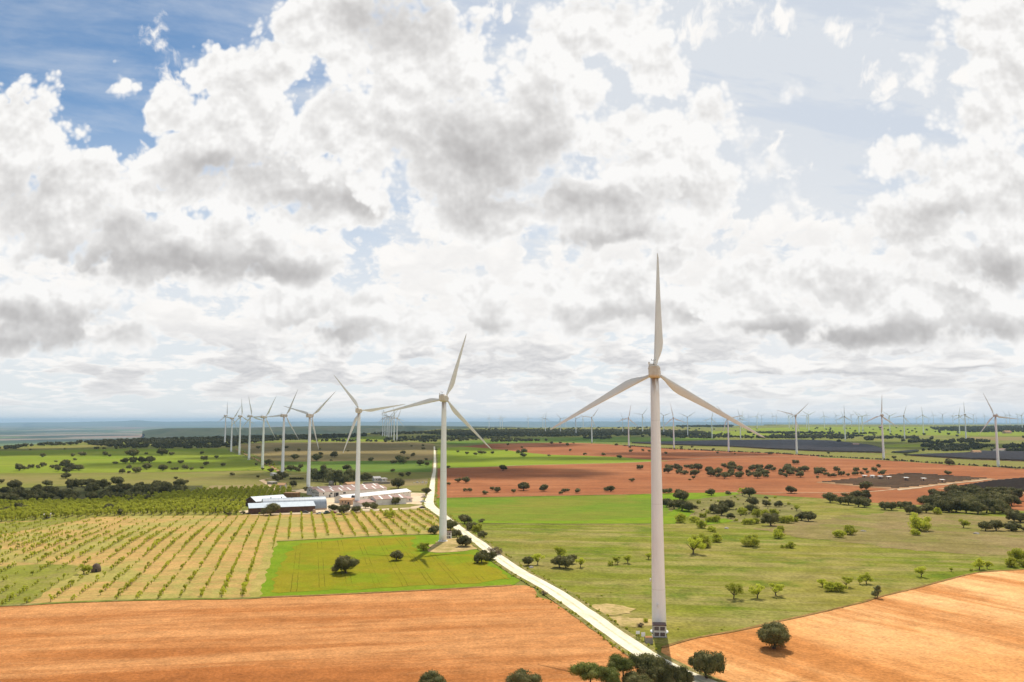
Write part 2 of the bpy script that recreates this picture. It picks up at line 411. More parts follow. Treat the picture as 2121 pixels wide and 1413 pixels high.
M['green_a'] = soil('green_cereal', (.18,.245,.018), (.22,.26,.026), (.22,.22,.035), big=.006, mid=.02, fine=.3, streak=(R(0), .04, .003, .5), contrast=.14, bump=.3)
M['green_b'] = soil('deep_green_cereal', (.10,.18,.025), (.13,.195,.03), (.15,.18,.03), big=.006, mid=.02, fine=.3, streak=(R(0), .04, .003, .5), contrast=.14, bump=.3)
M['lime'] = soil('lime_cereal', (.205,.265,.018), (.24,.275,.028), (.17,.24,.02), big=.008, mid=.03, fine=.4, streak=(R(2), .05, .005, .5), contrast=.12, bump=.3)
M['olive_a'] = soil('olive_pasture', (.205,.195,.045), (.24,.20,.065), (.17,.185,.035), big=.008, mid=.03, fine=.4, streak=(R(1), .05, .005, .5), contrast=.16, bump=.3)
M['yard'] = soil('sandy_yard', (.62,.48,.31), (.68,.56,.39), (.52,.38,.22), big=.05, mid=.2, fine=1.0, contrast=.16, bump=.4)
M['track'] = soil('white_gravel', (.76,.68,.50), (.80,.73,.57), (.64,.55,.36), big=.03, mid=.12, fine=1.4, contrast=.14, bump=.5)
M['lane'] = soil('pale_dirt', (.50,.36,.22), (.56,.42,.27), (.42,.28,.16), big=.03, mid=.12, fine=.8, contrast=.14, bump=.3)
M['pad'] = soil('bare_soil', (.40,.30,.12), (.52,.37,.17), (.22,.20,.04), big=.12, mid=.22, fine=1.0, contrast=.25, bump=.6)
M['solar_soil'] = soil('trodden_soil', (.34,.19,.10), (.38,.24,.13), (.28,.17,.08), big=.02, mid=.06, fine=.5, contrast=.2, bump=.3)
M['woodland'] = soil('woodland_floor', (.060,.070,.022), (.085,.080,.032), (.12,.105,.045), big=.01, mid=.04, fine=.3, contrast=.3, bump=.3)

# ------------------------------------------------------------------ ground: plateau, escarpment, valley, far hills
EDGE_PX = [(-560,944),(-300,934),(0,924.5),(120,918),(250,911.5),(450,904.5),(640,899.5),(800,897),(860,894.8),(905,889.5),(1000,887.2),(1200,885.5),(1420,883),(1620,881)]
EDGE = [G(*p) for p in EDGE_PX]
far_edge = [(EDGE[-1].x + 200, 8150), (9000, 8150)]
plateau = [(9000, -380), (-3600, -380), (-3600, EDGE[0].y + 200)] + [(p.x, p.y) for p in EDGE] + far_edge
sheet('ground', plateau, M['plain'], 0.0, world=True, jit=0, step_k=.03)
VZ = -150.0
ed = [Vector((-3600, EDGE[0].y + 200, 0))] + [Vector((p.x, p.y, 0)) for p in EDGE] + [Vector((*q, 0)) for q in far_edge]
vs = []; fs = []
for i, q in enumerate(ed):
    d = (ed[min(i + 1, len(ed) - 1)] - ed[max(i - 1, 0)]).normalized(); nrm = Vector((-d.y, d.x, 0))
    for t, zz in ((0, 0), (.12, -.22), (.45, -.70), (1, -1)):
        w = q + nrm * 520 * t
        vs.append((w.x, w.y, hz(q.y) + (VZ - hz(q.y)) * -zz))
for i in range(len(ed) - 1):
    for k in range(3): a = i * 4 + k; fs.append((a, a + 1, a + 5, a + 4))
tag(ob('hillside', mesh('hillside', vs, fs, M['woodland'], smooth=True)), kind='structure')

def patchwork(name, cols, scale, stretch=(1, .35), rot=.2, haze=1.0):
    m, T, b = material(name, 1.0, .02)
    co = T.n('ShaderNodeTexCoord').outputs['Object']
    mp = T.n('ShaderNodeMapping'); mp.inputs['Rotation'].default_value = (0, 0, rot); T.put(mp.inputs[0], co)
    w = T.v('ADD', mp.outputs[0], T.v('SCALE', T.v('SUBTRACT', T.noise(co, scale * 1.5, 3, .5, color=True), (.5, .5, .5)), scale=.25 / scale))
    v = T.vor(T.v('MULTIPLY', w, (stretch[0], stretch[1], 1)), scale, 0, out='Color', dim='2D')
    r_ = T.n('ShaderNodeSeparateColor'); T.put(r_.inputs[0], v)
    rp = T.n('ShaderNodeValToRGB'); rp.color_ramp.interpolation = 'CONSTANT'
    els = rp.color_ramp.elements
    while len(els) < len(cols): els.new(.5)
    for i, c in enumerate(cols): els[i].position = i / len(cols); els[i].color = (*c, 1)
    T.put(rp.inputs[0], r_.outputs[0])
    k = T.ramp(T.noise(co, scale * 6, 5, .6), .3, .7, .75, 1.2, smooth=False)
    T.put(b.inputs['Base Color'], T.mix(1.0, rp.outputs[0], T.xyz(k, k, k), 'MULTIPLY'))
    return m
M['valley'] = patchwork('valley_fields', [(.07,.09,.04),(.24,.19,.13),(.06,.09,.035),(.26,.17,.12),(.13,.17,.06),(.05,.065,.035),(.22,.19,.13),(.08,.11,.04),(.05,.07,.035),(.18,.18,.08)], .0022, (.55, .40))
v_ = [(-70000, 900, VZ), (70000, 900, VZ), (70000, 62000, VZ), (-70000, 62000, VZ)]
tag(ob('valley_plain', mesh('valley_plain', v_, [(0, 1, 2, 3)], M['valley'])), kind='structure')

def hill_range(name, prof, Y, depth, mat, front, n=260, amp=6, seed=1):
    """a long hill: crest given as photo pixels at distance Y"""
    xs = [p[0] for p in prof]; ys = [p[1] for p in prof]
    vs = []; fs = []
    for i in range(n + 1):
        px = xs[0] + (xs[-1] - xs[0]) * i / n; py = float(np.interp(px, xs, ys))
        X = (px - W / 2) / F * Y; zt = CAM_Z - (py - HORIZON) / F * Y
        zt += amp * (mnoise.fractal(Vector((X * 4.0 / Y * 6, seed, 0)), 1.0, 2.0, 5))
        ex = X * 0.0
        for t, zz in ((-front, VZ - 5), (-front * .55, VZ + (zt - VZ) * .35), (-front * .12, VZ + (zt - VZ) * .86), (0, zt), (depth * .5, zt - 1), (depth, VZ - 5)):
            wob = mnoise.noise(Vector((X * 3 / Y * 9, t * .01, seed))) * front * .18 * (1 if t < 0 else 0)
            vs.append((X * (Y + t) / Y, Y + t + wob, zz))
    for i in range(n):
        for k in range(5): a = i * 6 + k; fs.append((a, a + 6, a + 7, a + 1))
    o = ob(name, mesh(name, vs, fs, mat, smooth=True)); tag(o, kind='structure'); return o
M['far_wood'] = soil('wooded_slope', (.045,.060,.025), (.065,.075,.03), (.10,.095,.05), big=.0012, mid=.004, fine=.02, contrast=.35, bump=0)
hill_range('hill', [(300,897),(318,893.5),(345,890.5),(400,889.5),(520,888.7),(600,886.3),(660,884.6),(760,884),(860,883.6),(905,884.5),(960,885.5),(1060,886.5),(1120,890)], 7400, 3500, M['far_wood'], 1500, amp=2, seed=4)
M['far_hills'] = soil('far_hill_slopes', (.10,.12,.07), (.14,.15,.09), (.08,.10,.06), big=.0003, mid=.001, fine=.004, contrast=.2, bump=0)
hill_range('mountains', [(-900,877),(-400,876.5),(0,876),(150,874.6),(255,872.6),(290,870.4),(312,872.4),(345,873.6),(420,872.8),(520,873.4),(900,873.8),(1060,873.2),(1300,873.4),(1500,874.6),(1700,875.8),(2121,876.2),(3000,877)], 38000, 9000, M['far_hills'], 9000, n=420, amp=16, seed=9)

# ------------------------------------------------------------------ fields
L1, L2, L3, L4 = .03, .08, .13, .18
road_px = [(1520,1440),(1400,1393),(1334,1355.5),(1272,1313.5),(1215,1272.5),(1136,1219),(1061,1176.5),(988,1122),(950,1094.5),(918,1070),(893,1051),(888.5,1041),(893.5,1020),(897,992),(900.5,970),(900.5,940),(899.5,925)]
road_w = [5.4,5.3,5.3,5.3,5.3,5.2,5.0,4.6,4.6,5.2,7.2,6.8,5.2,4.0,3.4,3.2,3.0]
sheet('meadow', [(930,1078),(1000,1083),(1385,1083),(1440,1058),(1530,1034),(1560,1030),(1690,1031),(1800,1040),(1960,1047),(2121,1060),(2500,1068),(2600,1200),(2200,1300),(1500,1500),(1430,1440),(1340,1356),(1215,1272),(1061,1176),(988,1122)], M['meadow'], L1)
sheet('crop_field', [(905,1031.5),(1347,1023.5),(1420,1022),(1420,1050),(1385,1085),(1200,1085.5),(1000,1084.5),(960,1087),(936,1075),(905,1052),(897,1040)], M['crop'], L2)
sheet('crop_border', [(985,1079.5),(1200,1079.5),(1372,1071),(1410,1050),(1440,1060),(1400,1085.5),(1200,1086),(1000,1085)], M['crop_edge'], L3)
sheet('crop_border', [(1330,1023.5),(1420,1021),(1528,1020.5),(1532,1024),(1470,1031),(1437,1034.5),(1400,1036),(1290,1030)], M['crop_edge'], L3)
sheet('crop_border', [(1450,1082),(1500,1074),(1522,1079),(1470,1087),(1440,1088)], M['crop_edge'], L3)
sheet('scrub_hill', [(1440,1034),(1500,1026),(1545,1024),(1640,1045),(1690,1075),(1600,1085),(1450,1080),(1420,1066),(1385,1058),(1380,1046)], M['scrub'], L2)
M['brown_pasture'] = soil('brown_pasture', (.245,.180,.075), (.20,.165,.050), (.29,.225,.10), big=.02, mid=.06, fine=.8, contrast=.36, bump=.6, spot=((.17,.17,.03), .8, .03, .5))
sheet('pasture', [(1560,1096),(1660,1078),(1750,1070),(1850,1060),(2000,1066),(2121,1078),(2300,1090),(2300,1130),(2140,1152),(1980,1147),(1850,1136),(1720,1120),(1620,1108)], M['brown_pasture'], L2, jit=1.2)
sheet('red_field', [(905,970.5),(1010,967),(1100,963.5),(1290,958.8),(1371,954.8),(1461,948.8),(1500,947.3),(1595,946),(1695,947.5),(1831,953.5),(1955,962),(2121,971.5),(2500,990),(2500,1075),(2121,1058),(1960,1048),(1800,1041),(1690,1031.5),(1530,1021.5),(1420,1022.5),(1347,1024.5),(1100,1029),(905,1032.5)], M['red'], L1)
sheet('red_field', [(925,927.5),(1020,919.5),(1160,917.3),(1235,919),(1310,924),(1371,928.6),(1509,935.5),(1595,938.5),(1691,944.5),(1700,947.2),(1595,946.2),(1461,949),(1385,954.5),(1371,955),(1285,950),(1135,945),(1072,938),(1020,931)], M['red'], L1)
sheet('cereal_field', [(906,928),(960,925.5),(1020,929.5),(1072,935.5),(1135,942),(1210,944.2),(1285,947),(1335,951.5),(1385,955.2),(1290,959.2),(1100,964),(1010,967.5),(905,970)], M['lime'], L2)
ribbon('lane', [(902,970.5),(1010,967.3),(1100,963.7),(1290,959),(1371,955),(1461,949),(1540,947),(1595,946.2),(1700,947.4)], [3.2]*9, M['lane'], L4)
ribbon('lane', [(1500,1019.5),(1600,1021.5),(1700,1021),(1790,1019.5),(1853,1014)], [2.6]*5, M['lane'], L4)
# the two ploughed fields at the front
sheet('ploughed_field', [(-320,1262),(0,1256.5),(140,1249),(300,1243.5),(500,1240.5),(540,1239),(700,1232),(900,1222),(1058,1213.5),(1088,1213.5),(1106,1220),(1111,1235),(1160,1254),(1192,1278),(1223,1299),(1262,1328),(1292,1345),(1317,1363),(1372,1404),(1420,1440),(1500,1560),(1300,1900),(-900,1900),(-700,1400)], M['orange'], L3)
sheet('ploughed_field', [(1375,1340),(1440,1322.5),(1520,1309),(1606,1289.5),(1666,1276.5),(1728,1262.5),(1791,1246.5),(1828,1235.5),(1891,1220.5),(1966,1200.5),(2028,1186.5),(2121,1180.5),(2400,1163),(2900,1250),(2900,1900),(1650,1900),(1520,1470),(1434,1407),(1388,1370),(1370,1356)], M['tan'], L3)
# the plot by the second tower
sheet('crop_plot', [(573,1122),(700,1115.5),(800,1110),(880,1107.5),(912,1108),(950,1118),(990,1140),(1060,1186),(1078,1203),(1064,1212.5),(985,1217.5),(900,1221.5),(700,1231.5),(536,1238),(545,1205),(560,1160)], M['crop_edge'], L2, jit=.15)
sheet('crop_plot', [(618,1127),(720,1117),(862,1112),(852,1123),(858,1135),(872,1147),(975,1149),(1030,1178),(1058,1200),(975,1210),(760,1221),(565,1228),(572,1190),(592,1150),(611,1140)], M['plot'], L3, jit=.5)
sheet('turbine_pad', [(884,1139),(900,1124),(925,1117),(955,1114),(975,1122),(990,1138),(950,1143.5),(905,1146),(888,1144)], M['pad'], L4, jit=.5)
sheet('turbine_pad', [(1215,1258),(1245,1252),(1290,1255),(1318,1262),(1308,1272),(1270,1276),(1240,1271)], M['pad'], L1 + .07, jit=1.0)
sheet('turbine_pad', [(1258,1284),(1300,1277),(1352,1284),(1358,1292),(1320,1301),(1285,1299),(1270,1293)], M['pad'], L1 + .07, jit=1.0)
M['strip'] = soil('pale_grass', (.40,.30,.10), (.33,.28,.075), (.27,.25,.05), big=.05, mid=.12, fine=.9, contrast=.3, bump=.5)
# orchard ground and the greener strips round it
ORCH = [(-420,1120),(0,1082),(250,1069),(500,1066.5),(700,1061),(800,1057),(882,1051),(905,1066),(945,1096),(905,1108),(880,1107.5),(700,1115.5),(573,1122),(560,1160),(540,1239),(500,1241),(300,1244.5),(140,1250),(0,1258),(-420,1276)]
sheet('orchard_ground', ORCH, M['orchard'], L1, jit=.15)
sheet('orchard_grass', [(-300,1180),(0,1174),(90,1168),(160,1172),(168,1182),(120,1210),(62,1249),(0,1254.5),(-300,1266)], M['orchard_grass'], L2, jit=.3)
sheet('orchard_grass', [(-420,1118),(0,1084),(200,1070),(120,1086),(60,1098),(0,1108),(-420,1150)], M['orchard_grass'], L2, jit=.4)
sheet('grass_strip', [(536,1238),(560,1160),(572,1123),(560,1123),(538,1170),(512,1240)], M['strip'], L2, jit=.3)
GREEN_ORCH = [(-420,1080),(-420,1050),(0,1046),(200,1042),(420,1020),(540,1013),(612,1016),(600,1030),(520,1040),(500,1056),(500,1067),(250,1069),(0,1082)]
sheet('orchard_ground', GREEN_ORCH, M['orchard_grass'], L2, jit=.2)
BELT = [(-420,1030),(0,1012),(110,1008),(250,1005),(420,1006),(428,1019),(300,1036),(190,1041),(0,1045),(-420,1054)]
sheet('wood_floor', BELT, M['woodland'], L3, jit=.3)
# left plain
sheet('pasture', [(-420,995),(0,980.5),(200,979),(400,977),(545,973),(545,985),(600,992),(600,1000),(430,1012),(420,1008),(0,1016),(-420,1032)], M['olive_a'], L1)
sheet('cereal_field', [(-420,942),(0,934),(250,930),(470,929),(478,936),(520,953),(560,967),(600,985),(545,975),(400,978),(200,980),(0,981.5),(-420,996)], M['green_a'], L2)
sheet('fallow_field', [(432,1008),(440,1006),(540,1003.5),(560,1014),(430,1017)], M['dry'], L2)
sheet('pasture', [(60,925),(240,921.5),(246,926.5),(60,930.5)], M['olive_a'], L3)
# between the tower row and the track
sheet('brown_field', [(492,921),(560,917),(700,916.5),(850,916.3),(899,919),(898,938),(895,954.5),(760,955.5),(640,957),(560,955),(520,940)], M['brown'], L1)
sheet('cereal_field', [(575,957),(640,956.5),(760,955),(896,954),(895,979),(760,980),(660,980),(600,978)], M['green_b'], L2)
sheet('pasture', [(600,977),(700,979),(894,978),(892,992.5),(780,993),(700,990),(600,992)], M['olive_a'], L3)
sheet('fallow_field', [(780,993),(892,992.5),(888,1006),(860,1012),(800,1010),(770,1002)], M['dry'], L3)
sheet('pasture', [(800,1010),(886,1004),(884,1019),(850,1018),(800,1015)], M['olive_a'], L4)
sheet('pasture', [(560,992),(780,990),(770,1006),(700,1012),(600,1014),(545,1000)], M['scrub'], L3)
sheet('yard', [(600,1016),(640,1013),(700,1020),(800,1024),(855,1021),(884,1022),(884,1040),(880,1053),(800,1056.5),(700,1060.5),(610,1065),(500,1064.5),(490,1060),(560,1052),(640,1040),(655,1028)], M['yard'], L3, jit=.4)
sheet('grass_strip', [(772,1048),(850,1044),(876,1046),(850,1052),(780,1055)], M['olive_a'], L4, jit=.4)
ribbon('lane', [(900,1056),(870,1054.5),(820,1056.5),(740,1060.5),(640,1065),(520,1067)], [3]*6, M['yard'], L4)
ribbon('lane', [(541,995),(552,1001),(564,1009),(578,1017),(640,1016.5)], [5,5,5,5,4], M['lane'], L4)
ribbon('lane', [(541,995),(560,991),(590,987),(640,983)], [3]*4, M['lane'], L4)
ribbon('lane', [(489,930),(500,937),(525,949),(548,960),(570,971),(585,984)], [4]*6, M['solar_soil'], L4)
# far green plain to the right
sheet('pasture', [(1290,922),(1371,928),(1509,935),(1595,938),(1691,944.5),(1831,952),(1955,960.5),(2121,970),(2500,986),(2500,968),(2121,958),(1980,952),(1880,945),(1720,938),(1600,932),(1500,926),(1371,922.5)], M['olive_a'], L1)
sheet('cereal_field', [(905,916),(1010,911),(1130,906.5),(1300,905.5),(1500,909),(1400,914),(1340,917.5),(1200,916.5),(1050,917),(930,921)], M['green_b'], L1)
sheet('cereal_field', [(620,915),(700,908),(760,904.5),(800,903.5),(800,914.5)], M['green_a'], L1)
sheet('cereal_field', [(1330,898),(1500,893),(1720,889),(2200,888),(2400,899),(2121,903),(1800,901),(1600,906),(1480,904)], M['green_a'], L1)
sheet('cereal_field', [(1500,888),(1700,884.5),(2100,884),(2150,887),(1720,888.6),(1560,891)], M['lime'], L1)
sheet('cereal_field', [(1830,921),(1950,920),(1900,926),(1830,927)], M['green_a'], L2)
sheet('cereal_field', [(2075,922),(2200,919),(2250,930),(2090,928)], M['lime'], L2)
sheet('fallow_field', [(1000,889),(1200,887),(1400,885.5),(1440,886.5),(1330,890),(1100,890.5)], M['olive_a'], L1)
sheet('fallow_field', [(1180,891.5),(1400,889.5),(1420,890.5),(1250,893.5)], M['dry'], L2)
sheet('fallow_field', [(2000,905.5),(2300,905),(2300,912),(2030,912.5)], M['brown'], L2)
M['verge'] = soil('grassy_verge', (.16,.165,.035), (.24,.20,.07), (.36,.27,.13), big=.10, mid=.3, fine=1.2, contrast=.35, bump=.8)
M['rut'] = soil('rut_grass', (.62,.55,.35), (.72,.65,.47), (.50,.45,.24), big=.12, mid=.3, fine=1.2, contrast=.25, bump=.5)
ribbon('verge', road_px, [w + 3.4 for w in road_w], M['verge'], L4 + .01, jit=.28)
road = ribbon('road', road_px, road_w, M['track'], L4 + .02, jit=.14)
ribbon('road_crown', road_px[:10], [.75] * 10, M['rut'], L4 + .03, jit=.9)
def margin(pts, w, mat, off=L4 + .02, jit=.6): return ribbon('field_margin', pts, [w] * len(pts), mat, off, jit)
M['furrow'] = soil('edge_furrow', (.26,.15,.055), (.33,.19,.07), (.17,.16,.03), big=.1, mid=.3, fine=1.2, contrast=.4, bump=.8)
M['edge_grass'] = soil('edge_grass', (.17,.19,.03), (.30,.24,.10), (.12,.15,.02), big=.09, mid=.3, fine=1.2, contrast=.4, bump=.8)
margin([(536,1239),(700,1232.5),(900,1222.5),(1060,1213.5)], 1.5, M['furrow'])
margin([(0,1257),(140,1249.5),(300,1244),(500,1241),(540,1239.5)], 2.2, M['edge_grass'])
margin([(1372,1343),(1440,1323),(1520,1309.5),(1606,1290),(1666,1277),(1728,1263),(1791,1247),(1828,1236),(1891,1221),(1966,1201),(2028,1187),(2121,1181)], 1.1, M['furrow'])
margin([(905,1032.3),(1100,1028.8),(1347,1024.2)], 3.0, M['edge_grass'])
margin([(985,1085),(1200,1086),(1372,1085.5)], 1.8, M['edge_grass'])
margin([(573,1122),(700,1115.3),(800,1110),(905,1107)], 1.8, M['edge_grass'])
margin([(907,970.8),(1010,967.6),(1100,964.1)], 3.5, M['edge_grass'])
margin([(0,981.5),(200,980),(400,978),(545,974)], 4, M['edge_grass'])

# ------------------------------------------------------------------ plants
def leaf_mat(name, c1, c2, c3, tl=.25):
    m = bpy.data.materials.new(name); m.use_nodes = True; T = NT(m.node_tree)
    b = m.node_tree.nodes['Principled BSDF']; b.inputs['Roughness'].default_value = .75; b.inputs['Specular IOR Level'].default_value = .12
    g = T.n('ShaderNodeNewGeometry'); oi = T.n('ShaderNodeObjectInfo')
    r = g.outputs['Random Per Island']
    col = T.mix(r, c1, c2)
    co = T.n('ShaderNodeTexCoord').outputs['Object']
    col = T.mix(T.ramp(T.noise(co, .9, 3, .6), .45, .70, 0, .8), col, c3)
    k = T.m('ADD', .72, T.m('MULTIPLY', oi.outputs['Random'], .56))
    col = T.mix(1.0, col, T.xyz(k, k, k), 'MULTIPLY')
    T.put(b.inputs['Base Color'], col)
    tr = T.n('ShaderNodeBsdfTranslucent'); T.put(tr.inputs[0], col)
    mx = T.n('ShaderNodeMixShader'); mx.inputs[0].default_value = tl
    T.t.links.new(b.outputs[0], mx.inputs[1]); T.t.links.new(tr.outputs[0], mx.inputs[2])
    T.t.links.new(mx.outputs[0], m.node_tree.nodes['Material Output'].inputs[0])
    return m
LM = {
 'wood': leaf_mat('oak_wood_leaves', (.062,.074,.026), (.115,.112,.046), (.14,.115,.058), .25),
 'oak': leaf_mat('holm_oak_leaves', (.10,.108,.032), (.21,.19,.07), (.28,.215,.10), .34),
 'pine': leaf_mat('pine_needles', (.15,.18,.035), (.24,.26,.06), (.26,.24,.08), .35),
 'almond': leaf_mat('almond_leaves', (.38,.43,.034), (.54,.55,.06), (.42,.39,.065), .5),
 'bush': leaf_mat('bush_leaves', (.34,.38,.035), (.52,.52,.06), (.38,.34,.075), .5),
 'grove': leaf_mat('grove_leaves', (.17,.185,.07), (.25,.245,.10), (.25,.22,.11), .35),
 'dry': leaf_mat('dry_twigs', (.15,.105,.07), (.21,.16,.10), (.17,.14,.07)),
 'sapling': leaf_mat('sapling_leaves', (.46,.50,.04), (.60,.60,.075), (.50,.46,.09), .55),
}
BARK = plain('bark', (.10,.075,.055), (.06,.045,.035), rough=.95, spec=.05, scale=6)
ico_bm = bmesh.new(); bmesh.ops.create_icosphere(ico_bm, subdivisions=2, radius=1)
ICO_V = np.array([v.co[:] for v in ico_bm.verts], np.float32); ICO_F = np.array([[v.index for v in f.verts] for f in ico_bm.faces], np.int32); ico_bm.free()
def leaf_quads(P, N, size, rs, flat=.0):
    n = len(P); t = rs.normal(size=(n, 3)); N = N + rs.normal(size=(n, 3)) * .75
    N /= np.linalg.norm(N, axis=1, keepdims=True) + 1e-6
    a = np.cross(N, t); a /= np.linalg.norm(a, axis=1, keepdims=True) + 1e-6
    b = np.cross(N, a); s = size * rs.uniform(.6, 1.35, (n, 1))
    V = np.stack([P - a * s, P - b * s * .62, P + a * s, P + b * s * .62], 1).reshape(-1, 3)
    return V, np.arange(n * 4).reshape(n, 4)
def crown_mesh(name, mat, seed, n_leaf, size, lobes, core=.80, inner=.12):
    """lobes: (centre, radii) of the crown's bulges; leaves over them, opaque lumps added inside to block light"""
    rs = np.random.RandomState(seed); Vs = []; Qs = []; off = 0
    area = np.array([r[0] * r[1] + r[0] * r[2] for c, r in lobes]); area /= area.sum()
    for (c, r), w in zip(lobes, area):
        n = max(6, int(n_leaf * w)); c = np.array(c); r = np.array(r)
        d = rs.normal(size=(n, 3)); d /= np.linalg.norm(d, axis=1, keepdims=True)
        bump = np.array([mnoise.noise(Vector(tuple(x * 2.6 + c))) for x in d])[:, None]
        rad = 1 + .20 * bump - np.abs(rs.normal(size=(n, 1))) * inner
        V, Q = leaf_quads(c + d * r * rad, d, size, rs); Vs.append(V); Qs.append(Q + off); off += len(V)
    V = np.concatenate(Vs); Q = np.concatenate(Qs)
    if core:
        T3 = []; 
        for c, r in lobes:
            cv = ICO_V * np.array(r) * core * (1 + .18 * rs.normal(size=(len(ICO_V), 1)) * .6) + np.array(c)
            Vs.append(cv); T3.append(np.concatenate([ICO_F, ICO_F[:, 2:3]], 1) + off); off += len(cv)
        V = np.concatenate(Vs); 
        me = bpy.data.meshes.new(name)
        tri = np.concatenate(T3)[:, :3]
        loops = np.concatenate([Q.ravel(), tri.ravel()]); starts = np.concatenate([np.arange(0, Q.size, 4), Q.size + np.arange(0, tri.size, 3)])
        me.vertices.add(len(V)); me.vertices.foreach_set('co', V.astype(np.float32).ravel())
        me.loops.add(len(loops)); me.loops.foreach_set('vertex_index', loops.astype(np.int32))
        me.polygons.add(len(starts)); me.polygons.foreach_set('loop_start', starts.astype(np.int32))
        me.materials.append(mat); me.update(calc_edges=True); return me
    return np_mesh(name, V, Q, mat)
def oak_lobes(rs, n, wide=1.0):
    """a holm oak of crown width 1: wide dome down to browsing height"""
    L = [((0, 0, .34), (.36, .36, .26))]
    for i in range(n):
        a = rs.uniform(0, 6.283); q = rs.uniform(.10, .40); z = .54 - .9 * q * q - rs.uniform(0, .26)
        r = rs.uniform(.11, .20); L.append(((q * math.cos(a) * wide, q * math.sin(a), z), (r * 1.1, r * 1.1, r * .88)))
    return L
def light_lobes(rs, n):
    L = []
    for i in range(n):
        a = rs.uniform(0, 6.283); q = rs.uniform(.04, .40); z = .50 + rs.uniform(-.16, .26) - .6 * q * q
        r = rs.uniform(.10, .18); L.append(((q * math.cos(a), q * math.sin(a), z), (r, r, r * .9)))
    return L
def bush_lobes(rs, n):
    L = [((0, 0, .2), (.34, .34, .24))]
    for i in range(n):
        a = rs.uniform(0, 6.283); q = rs.uniform(.08, .40); r = rs.uniform(.08, .17)
        L.append(((q * math.cos(a), q * math.sin(a), .16 + rs.uniform(0, .36) - .6 * q * q), (r, r, r)))
    return L
def pine_lobes(rs, n):
    L = [((0, 0, .62), (.34, .34, .22))]
    for i in range(n):
        a = rs.uniform(0, 6.283); q = rs.uniform(.08, .38); r = rs.uniform(.12, .2)
        L.append(((q * math.cos(a), q * math.sin(a), .70 + rs.uniform(-.1, .14) - .9 * q * q), (r, r, r * .9)))
    return L
def tall_lobes(rs, n):
    L = []
    for i in range(n):
        t = i / (n - 1); a = rs.uniform(0, 6.283); q = rs.uniform(.05, .26) * (1 - .45 * t)
        r = rs.uniform(.16, .26) * (1 - .25 * t); L.append(((q * math.cos(a), q * math.sin(a), .34 + .62 * t), (r, r, r * 1.05)))
    return L
def trunk_mesh(name, rs, h, limbs, r0=.045, reach=.26, top=.5):
    b = MB(); lean = Vector((rs.uniform(-.04, .04), rs.uniform(-.04, .04), h))
    b.tube([(0, 0, -.05), (0, 0, .03), lean * .6, lean], [r0 * 1.5, r0 * 1.1, r0 * .9, r0 * .8], 7)
    for i in range(limbs):
        a = 6.283 * (i + rs.uniform(0, .6)) / limbs; e = Vector((math.cos(a) * reach * rs.uniform(.6, 1), math.sin(a) * reach * rs.uniform(.6, 1), top + rs.uniform(-.05, .1)))
        mid = lean.lerp(e, .5) + Vector((0, 0, -.03)); b.tube([lean * .9, mid, e], [r0 * .7, r0 * .45, r0 * .15], 5)
    return b.mesh(name, BARK)
KIND = {}
def make_kind(key, lob, mat, lods, core, trunk, nl, inner=.12):
    out = []
    for lod, (nvar, n, size) in enumerate(lods):
        v = []
        for k in range(nvar):
            rs = np.random.RandomState(100 * lod + k * 7 + sum(map(ord, key)))
            L = lob(rs, nl + (k % 3)); cm = crown_mesh('crown', mat, k + 5, n, size, L, core, inner)
            tm = trunk_mesh('trunk', rs, *trunk)
            co = np.empty(len(cm.vertices) * 3, np.float32); cm.vertices.foreach_get('co', co); co = co.reshape(-1, 3)
            lo_, hi_ = np.percentile(co, 1.5, axis=0), np.percentile(co, 98.5, axis=0)
            v.append((cm, tm, float(hi_[2]), float((hi_[0] - lo_[0] + hi_[1] - lo_[1]) / 2)))
        out.append(v)
    KIND[key] = out
make_kind('oak', oak_lobes, LM['oak'], [(4, 5200, .021), (7, 1500, .038), (5, 420, .066)], .74, (.14, 4, .035, .24, .34), 15, .20)
make_kind('pine', pine_lobes, LM['pine'], [(3, 6000, .019), (2, 1500, .036), (2, 400, .06)], .66, (.55, 5, .022, .3, .66), 13, .22)
make_kind('almond', light_lobes, LM['almond'], [(4, 2600, .022), (4, 1100, .034), (3, 350, .06)], .35, (.20, 5, .030, .34, .52), 11, .25)
make_kind('bush', bush_lobes, LM['bush'], [(3, 3000, .024), (4, 1300, .036), (2, 350, .06)], .45, (.08, 4, .028, .24, .30), 14, .26)
make_kind('dry', bush_lobes, LM['dry'], [(2, 1500, .022), (2, 600, .036), (2, 200, .06)], .3, (.08, 5, .02, .3, .3), 7, .3)
make_kind('tall', tall_lobes, LM['grove'], [(2, 3600, .024), (4, 1600, .034), (2, 400, .06)], .7, (.42, 4, .028, .18, .7), 11, .18)
def single(cm, tm, name):
    """crown and trunk of a far tree in one mesh"""
    bm = bmesh.new(); bm.from_mesh(cm); k = len(bm.faces); bm.from_mesh(tm)
    bm.faces.ensure_lookup_table()
    for f in bm.faces[k:]: f.material_index = 1
    me = bpy.data.meshes.new(name); bm.to_mesh(me); bm.free(); me.materials.append(cm.materials[0]); me.materials.append(BARK); return me
FAR = {}
TALL = dict(oak=.80, pine=1.05, almond=.95, bush=.74, dry=.6, tall=1.6)
prng = random.Random(21)
